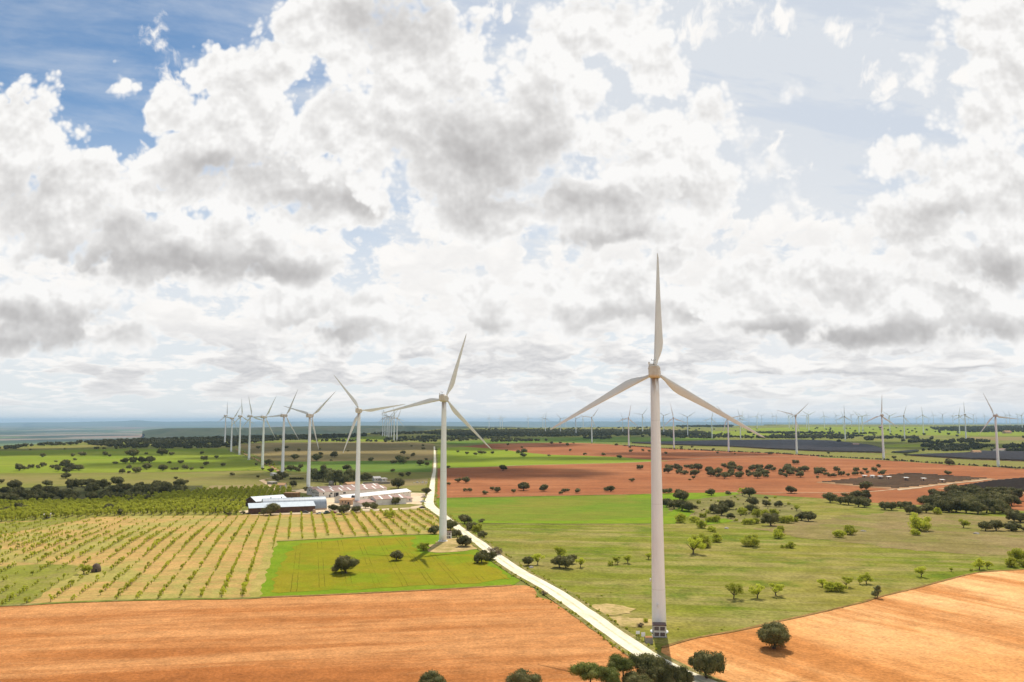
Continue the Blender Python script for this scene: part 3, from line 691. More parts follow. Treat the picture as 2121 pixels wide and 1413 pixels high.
def plant(name, key, px, py, wpx, label, cat, group, hk=1.0, parts=True):
    p = G(px, py); w = wpx * p.y / F
    lod = 0 if wpx > 34 else 1 if wpx > 13 else 2
    var = prng.randrange(len(KIND[key][lod])); cm, tm, z1, x1 = KIND[key][lod][var]
    w *= .87 if key != 'tall' else 1.3; s = w / x1; rz = prng.uniform(0, 6.283); sz = w * TALL[key] * hk * prng.uniform(.9, 1.1) / z1
    if parts and wpx >= 12:
        o = empty(name, p, rz); c = ob('crown', cm, o); t = ob('trunk', tm, o); o.scale = (s, s, sz)
    else:
        kk = (key, lod, var)
        if kk not in FAR: FAR[kk] = single(cm, tm, name)
        o = ob(name, FAR[kk], None, p, (0, 0, rz), (s, s, sz))
    tag(o, label, cat, group); return o
ORD = 'first second third fourth fifth sixth seventh eighth ninth tenth eleventh twelfth thirteenth fourteenth fifteenth sixteenth seventeenth eighteenth nineteenth twentieth'.split()
ORD += ['twenty-' + w for w in ORD[:9]] + ['thirtieth'] + ['thirty-' + w for w in ORD[:9]] + ['fortieth'] + ['forty-' + w for w in ORD[:9]]
def nth(i, n):
    return ORD[i]
def place(i, n):
    return 'leftmost' if i == 0 else 'rightmost' if i == n - 1 else ORD[i] + ' from the left'
def conv(pts, ox, oy, k): return [(ox + a[0] / k, oy + a[1] / k, a[2] / k) + tuple(a[3:]) for a in pts]
A_ = lambda pts: conv(pts, 0, 780, 4.0)
B_ = lambda pts: conv(pts, 430, 780, 4.0)
C_ = lambda pts: conv(pts, 860, 780, 4.0)
D_ = lambda pts: conv(pts, 1290, 780, 4.923)
E_ = lambda pts: conv(pts, 1691, 780, 4.923)
H_ = lambda pts: conv(pts, 1370, 1010, 6.427)
Fd = lambda pts: conv(pts, 1591, 1060, 4.0)
Gd = lambda pts: conv(pts, 1060, 1060, 4.0)
Td = lambda pts: conv(pts, 530, 1060, 4.0)
def fill(poly, n, w0, w1, seed, rows=None):
    r = random.Random(seed); xs = [p[0] for p in poly]; ys = [p[1] for p in poly]; out = []; tries = 0
    while len(out) < n and tries < 6000:
        tries += 1; x, y = r.uniform(min(xs), max(xs)), r.uniform(min(ys), max(ys))
        ins = False; j = len(poly) - 1
        for i in range(len(poly)):
            if (poly[i][1] > y) != (poly[j][1] > y) and x < (poly[j][0] - poly[i][0]) * (y - poly[i][1]) / (poly[j][1] - poly[i][1]) + poly[i][0]: ins = not ins
            j = i
        if not ins or any(abs(x - q[0]) < q[2] * .42 and abs(y - q[1]) < q[2] * .16 for q in out): continue
        out.append((x, y, r.uniform(w0, w1)))
    return out
# every holm oak that can be told apart: (where, list of (x, y of its foot, crown width)) in photo pixels
OAKS = [
 ('on the shaded far green field', A_([(355,668,48),(605,664,44),(678,660,66),(868,660,55),(910,667,34),(1055,638,42),(1213,647,30),(1342,655,82),(1418,656,50),(1672,645,42),(1792,682,42),(1105,672,100)])),
 ('in the middle of the sunlit green field', A_([(618,696,38),(462,710,28),(953,726,44),(1038,722,66),(1105,720,66),(1175,718,70),(1238,718,76),(1405,722,38),(1500,724,58),(1692,696,62),(1706,736,60),(1845,746,54),(225,768,36),(258,762,54),(312,766,46),(355,748,54),(435,760,52),(470,750,40),(538,752,78)])),
 ('along the near edge of the sunlit green field', A_([(1530,768,64),(1670,766,36),(1590,776,42),(1068,768,50),(1215,772,72),(158,782,78),(482,786,64),(595,780,90),(655,780,72),(548,802,66),(545,846,74),(1012,804,56),(1068,802,38),(1125,800,66),(1150,782,46),(1348,782,76),(1425,776,34),(1460,776,40)])),
 ('on the olive pasture in front of the green field', A_([(1457,850,40),(1921,824,52),(1542,888,48),(1460,908,62),(10,888,54),(388,908,74)]) + B_([(418,840,36)])),
 ('at the green field edge below the dark wood', A_([(800,605,45),(860,605,35),(1000,598,30),(960,602,30),(535,605,18),(253,612,20)])),
 ('between the oak belt and the tan orchard', A_([(905,1122,84),(998,1148,66),(1492,1138,64),(1788,1130,70),(1903,1064,70),(1878,1134,60),(1240,1040,80),(1078,1060,84),(1897,1155,50)])),
 ('in the clump below the dark oak belt', A_([(40,1140,90),(100,1110,70),(160,1115,100),(20,1150,80)])),
 ('scattered on the brown field behind the farm', B_([(418,602,44),(578,622,54),(655,596,40),(756,622,40),(935,654,44),(932,608,26),(1052,670,72),(722,688,66),(905,702,76),(1162,624,26),(1022,700,26),(1355,704,52),(1620,642,48),(1704,664,46),(1690,582,22),(1785,605,34),(1785,578,30)])),
 ('on the deep green strip behind the farm', B_([(1660,690,40),(1585,700,66),(1545,722,60),(1620,724,80),(1810,694,36),(1760,738,66),(1820,742,54),(1156,782,72),(1537,792,50),(1605,832,60),(1665,826,54)])),
 ('in the clump behind the garden cottage', B_([(405,736,32),(510,734,66),(455,776,30),(522,795,62),(590,815,60),(640,780,60),(690,785,70),(740,790,60),(770,760,50),(865,800,60),(580,870,80),(620,852,80)])),
 ('standing round the farm buildings', B_([(1578,930,112),(1812,975,72),(705,915,68),(815,948,52),(1320,860,90),(1290,862,70),(1040,1115,80),(1130,1140,110),(1230,1130,80),(1310,1095,70),(1370,1100,70),(1558,1062,80),(520,1150,140),(295,1140,50)])),
 ('at the foot of the second tower', Td([(1480,185,100),(1610,155,110),(1660,210,90),(1735,290,125),(1870,425,130),(1950,402,100)])),
 ('across the gravel road from the second tower', Td([(1730,100,110),(1785,155,100),(1870,215,80)])),
 ('on the olive crop plot by the second tower', Td([(745,512,210),(1162,405,110)])),
 ('in the front row on the red field', C_([(452,955,48),(412,952,50),(582,978,62),(638,945,48),(680,960,64),(815,966,48),(900,944,98),(1068,950,72),(1208,976,40),(1232,958,50),(1262,956,40),(1350,966,62),(1580,955,60),(1620,955,66)])),
 ('scattered over the middle of the red field', C_([(727,780,66),(420,882,66),(357,878,62),(275,900,36),(275,760,40),(1862,772,62),(1797,872,54)]) + D_([(720,1045,46),(682,1060,32)])),
 ('on the lime green field beyond the red field', C_([(352,630,30),(430,648,38),(497,652,34),(540,644,50),(570,640,40),(638,642,38),(755,618,30),(855,640,46),(900,635,56),(890,668,64),(1107,660,30),(172,612,24)])),
 ('on the upper red field near the hedge', C_([(885,595,30),(768,572,28),(1128,560,36),(1285,618,28),(1260,575,36),(1200,556,28),(1405,650,34),(1558,656,42),(1690,678,44),(1312,556,20),(1668,574,34),(1788,628,38),(1780,595,30),(1885,620,32),(1938,625,30),(2078,642,32)]) + D_([(438,788,38),(598,732,38),(708,726,34),(926,752,40),(966,784,32),(1143,795,26),(1502,796,52)])),
 ('alone on the red field around the solar farm', D_([(1760,896,74)]) + E_([(120,790,40),(790,842,54),(1355,904,88),(1337,1002,76),(845,996,16),(910,812,50),(508,1160,116),(1188,1225,110)])),
 ('at the red field edge above the scrub hill', D_([(430,1198,80),(480,1196,80)]) + H_([(665,110,130),(885,100,90),(1175,125,160)]) + D_([(1715,1192,112)])),
 ('among the dark clumps on the scrub hill', H_([(245,165,180),(290,182,190),(70,260,150),(170,285,170),(270,310,180),(370,325,190),(830,285,150),(910,290,160),(700,345,160),(800,372,190),(925,415,110),(1215,245,150),(1205,335,160),(1390,250,115),(1565,258,115),(1395,150,60),(1870,440,150),(1960,450,170),(1460,510,220)])),
 ('in the loose end of the long grove', E_([(45,960,50),(95,975,46),(205,975,80),(100,1010,60),(140,1025,60),(180,1025,60),(255,1015,80),(320,1015,50),(405,975,80),(400,1010,70),(460,1005,50),(495,965,60),(525,990,50),(590,970,80),(630,930,60),(665,1005,80),(690,980,60),(10,1040,40)])),
 ('in the meadow clump below the solar farm', E_([(140,1285,130),(285,1225,70),(245,1300,100),(330,1310,130),(370,1290,100),(420,1255,140),(490,1255,130),(430,1330,130),(490,1335,120),(500,1300,100)])),
 ('in the row leading to the big grove', E_([(700,1360,120),(770,1365,120),(860,1345,100),(930,1345,100),(960,1405,120),(1010,1400,110),(1090,1300,120),(1120,1390,130),(1250,1310,130),(1330,1370,140)])),
 ('below the big grove on the dry pasture', Fd([(1800,160,110),(1890,158,110),(2015,160,120),(2040,85,140),(2095,90,120),(2115,160,60)])),
 ('by the stones on the meadow beside the road', Gd([(395,462,120),(450,468,130),(500,430,90),(135,447,90)])),
 ('in the clump where the gravel road ends', [(1308,1428,44),(1346,1411,78),(1372,1428,60),(1408,1424,54),(1330,1446,56)]),
 ('alone on the pale tan soil', [(1464,1408,70),(1603,1345,72)]),
 ('cut off by the lower frame edge', [(1084,1441,72),(895,1447,64)]),
 ('of the dense oak belt behind the orchard', fill(BELT, 112, 19, 28, 3)),
 ('of the long grove on the red field', fill([(1373,982),(1376,971),(1420,970),(1480,968.5),(1540,969),(1600,971),(1655,971),(1690,972),(1712,978),(1670,992),(1600,991),(1540,992),(1480,992),(1420,984)], 58, 12, 19, 5)),
 ('of the big grove by the black panels', fill([(1930,1058),(1935,1045),(1985,1033),(2050,1030),(2105,1036),(2088,1062),(2030,1066),(1980,1064)], 40, 30, 40, 8)),
]
def split_rows(lst):
    out = []
    for reg, L in lst:
        if len(L) <= 22: out.append((reg, L)); continue
        L = sorted(L, key=lambda q: -q[1]); k = 2 if len(L) < 50 else 4; m = -(-len(L) // k)
        for i in range(k): out.append((['front-row ', 'second-row ', 'third-row ', 'back-row '][i if k == 4 else (0, 3)[i]] + '|' + reg, L[i * m:(i + 1) * m]))
    return out
OAKS = split_rows(OAKS)
big = sorted(((w, gi, i) for gi, (reg, L) in enumerate(OAKS) for i, (x, y, w) in enumerate(L)), reverse=True)
keep = {(gi, i) for w, gi, i in big[:300]}
rest = []
for gi, (reg, L) in enumerate(OAKS):
    row, reg = reg.split('|') if '|' in reg else ('', reg)
    order = sorted(range(len(L)), key=lambda i: L[i][0]); n = len(L)
    for k, i in enumerate(order):
        x, y, w = L[i]
        if (gi, i) not in keep: rest.append((x, y, w)); continue
        if n == 1: lab = f'dark rounded holm oak {reg}'
        else: lab = f'{row}holm oak {reg}, {place(k, n)}'
        plant('holm_oak', 'oak', x, y, w, lab, 'holm oak tree', 'holm oaks ' + reg)
# light green almond and other broad trees, bushes
OTHER = [
 ('almond_tree', 'almond', 'light green almond tree', 'almond tree', 'on the meadow beside the front tower', Gd([(877,438,70),(962,428,78),(1135,395,60),(570,462,90),(215,440,100),(395,395,120)])),
 ('almond_tree', 'almond', 'light green almond tree', 'almond tree', 'on the slope above the tan soil', Gd([(1503,352,140),(1840,722,150),(2035,717,120)]) + Fd([(65,697,120)])),
 ('bush', 'bush', 'leafy green bush', 'bush', 'on the slope below the scrub hill', Gd([(1585,292,150),(1690,252,110),(1980,287,150)]) + Fd([(88,220,110),(180,300,85),(115,300,40)])),
 ('bush', 'bush', 'leafy yellow-green bush', 'bush', 'on the brownish pasture', Fd([(590,215,90),(680,190,120),(1258,158,180),(1213,195,85)])),
 ('almond_tree', 'almond', 'small light green tree', 'tree', 'on the brownish pasture', Fd([(1620,135,85)]) + H_([(1800,310,90)])),
 ('almond_tree', 'almond', 'light green almond tree', 'almond tree', 'along the stony edge of the tan soil', Fd([(450,625,80),(650,625,90),(760,602,60),(815,600,100),(1270,542,95),(1518,497,40),(1750,482,110),(1815,475,80)])),
 ('bush', 'bush', 'rounded green bush', 'bush', 'along the stony edge of the tan soil', Fd([(520,658,110),(590,660,100),(1680,492,28),(2070,410,150),(2020,458,110),(2120,460,90)])),
 ('bush', 'bush', 'light green bush', 'bush', 'at the foot of the scrub hill', H_([(255,470,170),(440,462,120),(530,538,150),(560,400,100),(630,462,100),(720,462,130),(1090,360,130),(1110,492,100),(1180,490,120),(1260,480,100),(1280,390,150),(1380,372,110),(1500,372,140),(1600,470,130),(1690,475,140),(1790,460,90),(680,590,120),(1580,592,130),(1000,450,60)])),
 ('bush', 'bush', 'light green bush', 'bush', 'beside the big grove', E_([(1240,1405,95)]) + Td([(1840,168,90)])),
 ('almond_tree', 'almond', 'tall light green tree', 'tree', 'beside the red field edge', H_([(1080,108,110),(1130,60,70)])),
 ('pine_tree', 'pine', 'olive green pine tree', 'pine tree', 'by the road at the lower frame edge', [(1222,1432,64),(1258,1440,62),(1291,1418,58)]),
 ('tall_tree', 'tall', 'tall feathery green tree', 'tree', 'in the row behind the white farm shed', conv([(1165,275,125),(1245,290,110),(1370,290,170),(1480,305,150),(1560,355,140),(1640,375,150),(1740,380,165),(1830,375,130),(1920,385,160),(2010,355,140)], 540, 970, 10.6)),
 ('bush', 'bush', 'bright green bush', 'bush', 'among the last orchard rows by the farm', B_([(1505,1168,90)])),
 ('bush', 'bush', 'bright green bush', 'bush', 'in the tower shadow at the second tower', Td([(1390,325,92)])),
 ('orchard_tree', 'almond', 'rounded green tree', 'tree', 'beside the domed stone hut', conv([(694,517,100)], 0, 1060, 4)),
 ('conifer_sapling', 'tall', 'small dark conifer', 'conifer', 'standing alone on the grass beside the tan soil', Fd([(905,718,52)])),
 ('dry_bush', 'dry', 'dry brown bush', 'bush', 'on the bare soil behind the front tower', Gd([(1055,955,66)])),
 ('bush', 'bush', 'small dark bush', 'bush', 'on the bare soil behind the front tower', Gd([(1112,918,48)])),
 ('bush', 'bush', 'small dark green bush', 'bush', 'beside the pair of almond trees on the meadow', Gd([(815,447,52)])),
 ('dry_bush', 'dry', 'low dry brown bush', 'bush', 'beside the white gravel road', Td([(1985,360,120),(1860,90,60)]) + Gd([(280,690,60)])),
 ('bush', 'bush', 'low grey-green bush', 'bush', 'scattered over the scrub hill', H_([(500,215,70),(1020,170,40),(625,345,70),(1440,185,40),(760,190,40),(980,130,40),(1700,230,50),(1510,140,50),(660,180,36)])),
]
for name, key, what, cat, where, L in OTHER:
    L = sorted(L); n = len(L)
    for k, (x, y, w) in enumerate(L):
        lab = f'{what} {where}' + ('' if n == 1 else f', {place(k, n)}')
        plant(name, key, x, y, w, lab, cat, f'{cat}s {where}' if n > 1 else None, hk={'tall': 1.0}.get(key, 1.0))

# ------------------------------------------------------------------ masses nobody could count: merged copies of small tree meshes
def cluster(name, spots, key_mat, label, lobs=None, size=None, cat=None, n_leaf=110, leaf=.12, core=.86, lobf=oak_lobes, nl=5, hk=1.0, nvar=6):
    """spots: (x, y, z, width)"""
    base = []
    for k in range(nvar):
        rs = np.random.RandomState(300 + k); L = lobf(rs, nl)
        Vs = []; Qs = []; off = 0
        for c, r in L:
            n = max(5, n_leaf // len(L)); d = rs.normal(size=(n, 3)); d /= np.linalg.norm(d, axis=1, keepdims=True)
            V, Q = leaf_quads(np.array(c) + d * np.array(r) * rs.uniform(.9, 1.12, (n, 1)), d, leaf, rs); Vs.append(V); Qs.append(Q + off); off += len(V)
            if core:
                oc = np.array([(1,0,0),(-1,0,0),(0,1,0),(0,-1,0),(0,0,1),(0,0,-1)], float)
                Vs.append(oc * np.array(r) * core * 1.12 + np.array(c))
                f = np.array([(0,2,4,4),(2,1,4,4),(1,3,4,4),(3,0,4,4),(2,0,5,5),(1,2,5,5),(3,1,5,5),(0,3,5,5)]); Qs.append(f + off); off += 6
        base.append((np.concatenate(Vs), np.concatenate(Qs)))
    rs = np.random.RandomState(len(spots)); VV = []; FF = []; off = 0
    for (x, y, z, w) in spots:
        V, Q = base[rs.randint(nvar)]; a = rs.uniform(0, 6.283); c, s = math.cos(a), math.sin(a)
        W_ = np.empty_like(V); W_[:, 0] = (V[:, 0] * c - V[:, 1] * s) * w + x; W_[:, 1] = (V[:, 0] * s + V[:, 1] * c) * w + y; W_[:, 2] = V[:, 2] * w * hk * rs.uniform(.85, 1.2) + z
        VV.append(W_); FF.append(Q + off); off += len(V)
    V = np.concatenate(VV); Q = np.concatenate(FF); tri = Q[:, 2] == Q[:, 3]
    q4 = Q[~tri]; t3 = Q[tri][:, :3]
    me = bpy.data.meshes.new(name); loops = np.concatenate([q4.ravel(), t3.ravel()]).astype(np.int32)
    st = np.concatenate([np.arange(0, q4.size, 4), q4.size + np.arange(0, t3.size, 3)]).astype(np.int32)
    me.vertices.add(len(V)); me.vertices.foreach_set('co', V.astype(np.float32).ravel()); me.loops.add(len(loops)); me.loops.foreach_set('vertex_index', loops)
    me.polygons.add(len(st)); me.polygons.foreach_set('loop_start', st); me.materials.append(key_mat); me.update(calc_edges=True)
    o = ob(name, me); tag(o, label, cat, None, 'stuff'); return o
def spots_px(poly, dens, w0, w1, seed, clump=0.0, csc=.004):
    """random world spots inside a pixel polygon; dens = trees per hectare"""
    P = [G(*p) for p in poly]; r = random.Random(seed); xs = [p.x for p in P]; ys = [p.y for p in P]; out = []
    A = abs(sum(P[i].x * P[i - 1].y - P[i - 1].x * P[i].y for i in range(len(P)))) / 2
    n = int(A / 1e4 * dens); tries = 0
    while len(out) < n and tries < n * 40:
        tries += 1; x, y = r.uniform(min(xs), max(xs)), r.uniform(min(ys), max(ys)); ins = False; j = len(P) - 1
        for i in range(len(P)):
            if (P[i].y > y) != (P[j].y > y) and x < (P[j].x - P[i].x) * (y - P[i].y) / (P[j].y - P[i].y) + P[i].x: ins = not ins
            j = i
        if not ins: continue
        if clump and mnoise.noise(Vector((x * csc, y * csc, seed))) < clump: continue
        out.append((x, y, hz(y), r.uniform(w0, w1)))
    return out
rest_w = []
for x, y, w in rest:
    p = G(x, y); rest_w.append((p.x, p.y, p.z, w * p.y / F))
if rest_w: cluster('holm_oak_wood', rest_w, LM['oak'], 'smallest holm oaks scattered over the fields', n_leaf=300, leaf=.075, nl=8)
woods = spots_px([(-300,936),(-150,930),(0,926.5),(60,924),(200,914.5),(330,910),(470,906),(640,902),(760,900),(760,904),(640,911),(560,914),(500,921),(480,928),(380,930),(250,929),(180,921),(60,925),(30,932),(-300,944)], 30, 7, 11, 11)
woods += spots_px([(760,899),(880,895.5),(900,898),(800,902)], 24, 8, 12, 12)
woods += spots_px([(640,911),(780,914),(830,906),(900,905),(900,916),(800,916.2),(640,915)], 12, 7, 10, 13)
cluster('oak_wood', woods, LM['wood'], 'dark oak wood along the rim of the plateau', n_leaf=70, leaf=.17, nl=4)
mid = spots_px([(870,898),(905,893),(1000,892),(1150,891),(1300,891.5),(1420,894),(1480,899),(1360,901),(1250,904),(1150,905),(1000,905),(930,903)], 20, 9, 14, 14)
mid += spots_px([(860,905),(1010,906),(1000,912),(900,918),(862,916)], 9, 8, 12, 15, .0)
mid += spots_px([(1010,909),(1130,905),(1280,905),(1260,910),(1150,914),(1020,916)], 8, 8, 12, 16, .05)
cluster('oak_wood', mid, LM['wood'], 'dark oak wood across the middle of the far plain', n_leaf=60, leaf=.18, nl=4)
farw = spots_px([(1370,899),(1500,901),(1530,906),(1480,909),(1390,908)], 14, 9, 14, 17)
farw += spots_px([(1480,905),(1560,904),(1720,903),(1900,906),(1905,910),(1700,909),(1560,908.5)], 15, 9, 14, 18, -.1)
farw += spots_px([(1540,896),(1720,896.5),(1820,898),(1810,900),(1640,900.5),(1560,899)], 10, 9, 14, 19, -.05)
farw += spots_px([(1790,908),(1930,908),(1925,917),(1800,918)], 12, 8, 13, 20, -.05)
farw += spots_px([(1840,925),(1900,921),(2000,912),(2070,917),(2060,925),(2010,935),(1920,935),(1840,932)], 15, 8, 13, 21, -.12)
farw += spots_px([(2040,934),(2100,925),(2260,925),(2260,933),(2080,936)], 20, 8, 13, 22, -.1)
farw += spots_px([(1925,887),(2060,884),(2260,883),(2260,895),(2000,896),(1940,892)], 9, 11, 17, 23, -.1)
farw += spots_px([(1400,883.3),(1520,882.2),(1516,885.5),(1405,885)], 9, 12, 18, 24)
farw += spots_px([(1300,886),(1500,889),(1800,886),(2200,890),(2200,925),(1900,925),(1500,910),(1300,905)], .30, 8, 13, 25)
farw += spots_px([(1000,888.5),(1300,886),(1420,884.5),(1420,888),(1200,890),(1000,891)], .7, 9, 14, 26)
cluster('oak_wood', farw, LM['wood'], 'dark oak copses between the far green fields', n_leaf=60, leaf=.18, nl=4)
# low scrub: strip by the tower row, hedge foot
und = spots_px([(488,930),(505,936),(530,947),(575,966),(590,978),(565,972),(540,960),(505,943)], 90, 1.5, 3.5, 30)
cluster('undergrowth', und, LM['bush'], 'low dark scrub along the row of towers', n_leaf=50, leaf=.2, lobf=bush_lobes, nl=3)
scr = spots_px([(1440,1036),(1500,1028),(1640,1045),(1690,1075),(1600,1083),(1450,1078),(1400,1060)], 200, .5, 1.6, 31)
cluster('undergrowth', scr[::3], LM['dry'], 'grey brown tussocks on the scrub hill', n_leaf=40, leaf=.2, lobf=bush_lobes, nl=3)
fr = []
for i, p in enumerate(road_px[2:13]):
    a = G(*p); b_ = G(*road_px[3 + i]); r = random.Random(i)
    dd = (b_ - a); nn = Vector((-dd.y, dd.x, 0)).normalized()
    for k in range(int(dd.length / 1.1)):
        for sd in (1, -1):
            if r.random() < .62:
                q = a + dd * r.random() + nn * sd * (3.3 + abs(r.gauss(0, .9))); fr.append((q.x, q.y, q.z + .15, r.uniform(.35, 1.1)))
fr += spots_px([(1105,1222),(1165,1250),(1165,1258),(1108,1238)], 900, .6, 1.4, 32)
fr += spots_px([(1330,1290),(1600,1285),(1400,1325),(1345,1345)], 130, .3, .7, 33)
fr += spots_px([(1215,1240),(1270,1225),(1275,1245),(1230,1250)], 300, .4, .9, 34)
cluster('tall_grass', fr, LM['bush'], 'weeds along the verges of the gravel road', n_leaf=36, leaf=.22, lobf=bush_lobes, nl=2, core=0)
# the hedge along the top of the red field
hd = MB(); hs = []
for a, b_ in zip([(1290,923.3),(1371,929),(1509,936),(1595,939),(1691,945),(1831,952.5),(1955,961),(2121,971)], [(1371,929),(1509,936),(1595,939),(1691,945),(1831,952.5),(1955,961),(2121,971),(2300,980)]):
    A0, B0 = G(*a), G(*b_); r = random.Random(int(a[0]))
    for k in range(int((B0 - A0).length / 2.2)):
        q = A0.lerp(B0, r.random()); hs.append((q.x, q.y + r.uniform(-1.5, 1.5), q.z, r.uniform(2, 4.2)))
o = cluster('hedge', hs, LM['dry'], 'long low brown hedge along the top of the red field', n_leaf=50, leaf=.2, lobf=bush_lobes, nl=3)
o['kind'] = 'thing'; o['category'] = 'hedge'
hs = []
for k in range(60):
    q = G(602 + k * .42, 993.5); hs.append((q.x, q.y + prng.uniform(-.6, .6), q.z, prng.uniform(2.4, 3.2)))
o = cluster('hedge', hs, LM['oak'], 'short dark clipped hedge behind the farm garden', n_leaf=60, leaf=.2, lobf=bush_lobes, nl=3); o['kind'] = 'thing'; o['category'] = 'hedge'

# ------------------------------------------------------------------ orchard rows
def inside(P, x, y):
    ins = False; j = len(P) - 1
    for i in range(len(P)):
        if (P[i][1] > y) != (P[j][1] > y) and x < (P[j][0] - P[i][0]) * (y - P[i][1]) / (P[j][1] - P[i][1]) + P[i][0]: ins = not ins
        j = i
    return ins
SAP = []
for k in range(6):
    rs = np.random.RandomState(60 + k); L = []
    for i in range(7):
        a = rs.uniform(0, 6.283); q = rs.uniform(.03, .36); L.append(((q * math.cos(a), q * math.sin(a), .62 + rs.uniform(-.2, .32)), (.17, .17, .19)))
    cm = crown_mesh('crown', LM['sapling'], k, 260, .07, L, .35, .3); tm = trunk_mesh('trunk', rs, .36, 4, .035, .3, .6)
    SAP.append(single(cm, tm, 'orchard_sapling'))
OW = [(G(*p).x, G(*p).y) for p in [(-420,1120),(0,1086),(250,1071),(500,1067.5),(560,1067),(700,1063),(800,1060),(876,1056),(900,1070),(925,1092),(890,1107),(700,1114),(573,1120),(556,1160),(520,1238),(500,1240),(300,1243),(140,1249),(0,1256),(-420,1275)]]
x0 = G(497, 1235); sap = []; orng = random.Random(5)
for i in range(-40, 30):
    y = 225.0
    while y < 560:
        x = x0.x + 6.15 * i - .266 * (y - x0.y)
        y += 2.8 + orng.uniform(-.25, .25)
        if not inside(OW, x, y): continue
        thin = mnoise.noise(Vector((x * .012, y * .010, 4))) + (.22 if x < -95 else 0) + (.18 if x < -150 else 0)
        if orng.random() < .08 + max(0, thin) * .6: continue
        s = 1.95 * orng.uniform(.5, 1.2) * (1 - .4 * max(0, thin))
        sap.append((y, x + orng.uniform(-.14, .14), s))
sap.sort(key=lambda a: a[0] / a[2])
proto = None
for k, (y, x, s) in enumerate(sap[:300]):
    o = ob('orchard_sapling', SAP[k % 6], None, (x, y, hz(y)), (0, 0, orng.uniform(0, 6.28)), (s, s, s * 1.12))
    tag(o, 'leafy young fruit tree among the front trees of the tan orchard rows', 'young tree', 'young fruit trees at the front of the orchard rows')
def merge_saplings(name, spots, mats, label):
    data = []
    for me in SAP:
        V = np.empty(len(me.vertices) * 3, np.float32); me.vertices.foreach_get('co', V)
        me.calc_loop_triangles(); t = np.empty(len(me.loop_triangles) * 3, np.int32); me.loop_triangles.foreach_get('vertices', t)
        mi = np.empty(len(me.loop_triangles), np.int32); me.loop_triangles.foreach_get('material_index', mi)
        data.append((V.reshape(-1, 3), t.reshape(-1, 3), mi))
    VV = []; FF = []; MI = []; off = 0
    for k, (y, x, s) in enumerate(spots):
        V, t, mi = data[k % 6]; a = k * 2.4; c, q = math.cos(a), math.sin(a)
        VV.append(np.stack([(V[:, 0] * c - V[:, 1] * q) * s + x, (V[:, 0] * q + V[:, 1] * c) * s + y, V[:, 2] * s * 1.1 + hz(y)], 1)); FF.append(t + off); MI.append(mi); off += len(V)
    o = ob(name, np_mesh(name, np.concatenate(VV), np.concatenate(FF), mats, np.concatenate(MI))); tag(o, label, None, None, 'stuff')
merge_saplings('orchard_rows', sap[300:], [LM['sapling'], BARK], 'further rows of young fruit trees on the tan orchard')
GW = [(G(*p).x, G(*p).y) for p in GREEN_ORCH]; gs = []
for i in range(-90, 40):
    y = 380.0
    while y < 760:
        y += 3.4 + orng.uniform(-.5, .5); x = x0.x + 5.0 * i - .266 * (y - x0.y)
        if inside(GW, x, y) and orng.random() < .92: gs.append((y, x + orng.uniform(-.9, .9), orng.uniform(2.8, 4.4)))
merge_saplings('orchard_rows', gs, [LM['sapling'], BARK], 'dense bright green orchard between the oak belt and the sheds')

# ------------------------------------------------------------------ wind turbines
def paint(name, c, stain=0.0):
    m, T, b = material(name, .45, .35)
    co = T.n('ShaderNodeTexCoord').outputs['Object']; x, y, z = T.sep(co)
    n1 = T.noise(T.v('MULTIPLY', co, (1, 1, .12)), .8, 5, .65)
    col = T.mix(T.ramp(n1, .3, .75), c, tuple(q * .93 for q in c))
    seam = T.m('FRACT', T.m('DIVIDE', z, 21.0)); seam = T.ramp(T.m('ABSOLUTE', T.m('SUBTRACT', seam, .5)), .006, .003)
    col = T.mix(T.m('MULTIPLY', seam, .25), col, (.5, .47, .42))
    if stain:
        s = T.noise(T.v('MULTIPLY', co, (2.2, 2.2, .25)), 1.0, 4, .6)
        k = T.m('MULTIPLY', T.ramp(s, .42, .62), T.m('MULTIPLY', T.ramp(z, 57, 64, 0, 1), stain))
        col = T.mix(k, col, (.30, .17, .08))
    T.put(b.inputs['Base Color'], col); return m
M['tower'] = paint('tower_paint', (.90, .895, .885), .75)
M['nacelle'] = plain('nacelle_paint', (.70, .64, .56), (.58, .47, .36), rough=.5, spec=.35, scale=.9)
M['blade'] = plain('blade_gelcoat', (.80, .785, .75), (.75, .73, .69), rough=.45, spec=.35, scale=.12)
M['dark'] = plain('dark_metal', (.04, .035, .035), rough=.5)
M['white'] = plain('white_paint', (.82, .81, .78), (.75, .73, .70), rough=.55, scale=.7)
HAZE = 3.2e-5
HUBH, RR = 65.0, 29.6
def tower_part():
    b = MB(); prof = [(1.80, 0)]
    for i in range(1, 17):
        t = i / 16; prof.append((1.80 - .72 * t ** .92, t * 63.2))
    b.lathe(prof, 40); return b.mesh('tower', M['tower'])
def flange_part():
    b = MB(); b.lathe([(2.25, -.2), (2.25, .22), (1.86, .40)], 40); return b.mesh('base_flange', M['white'])
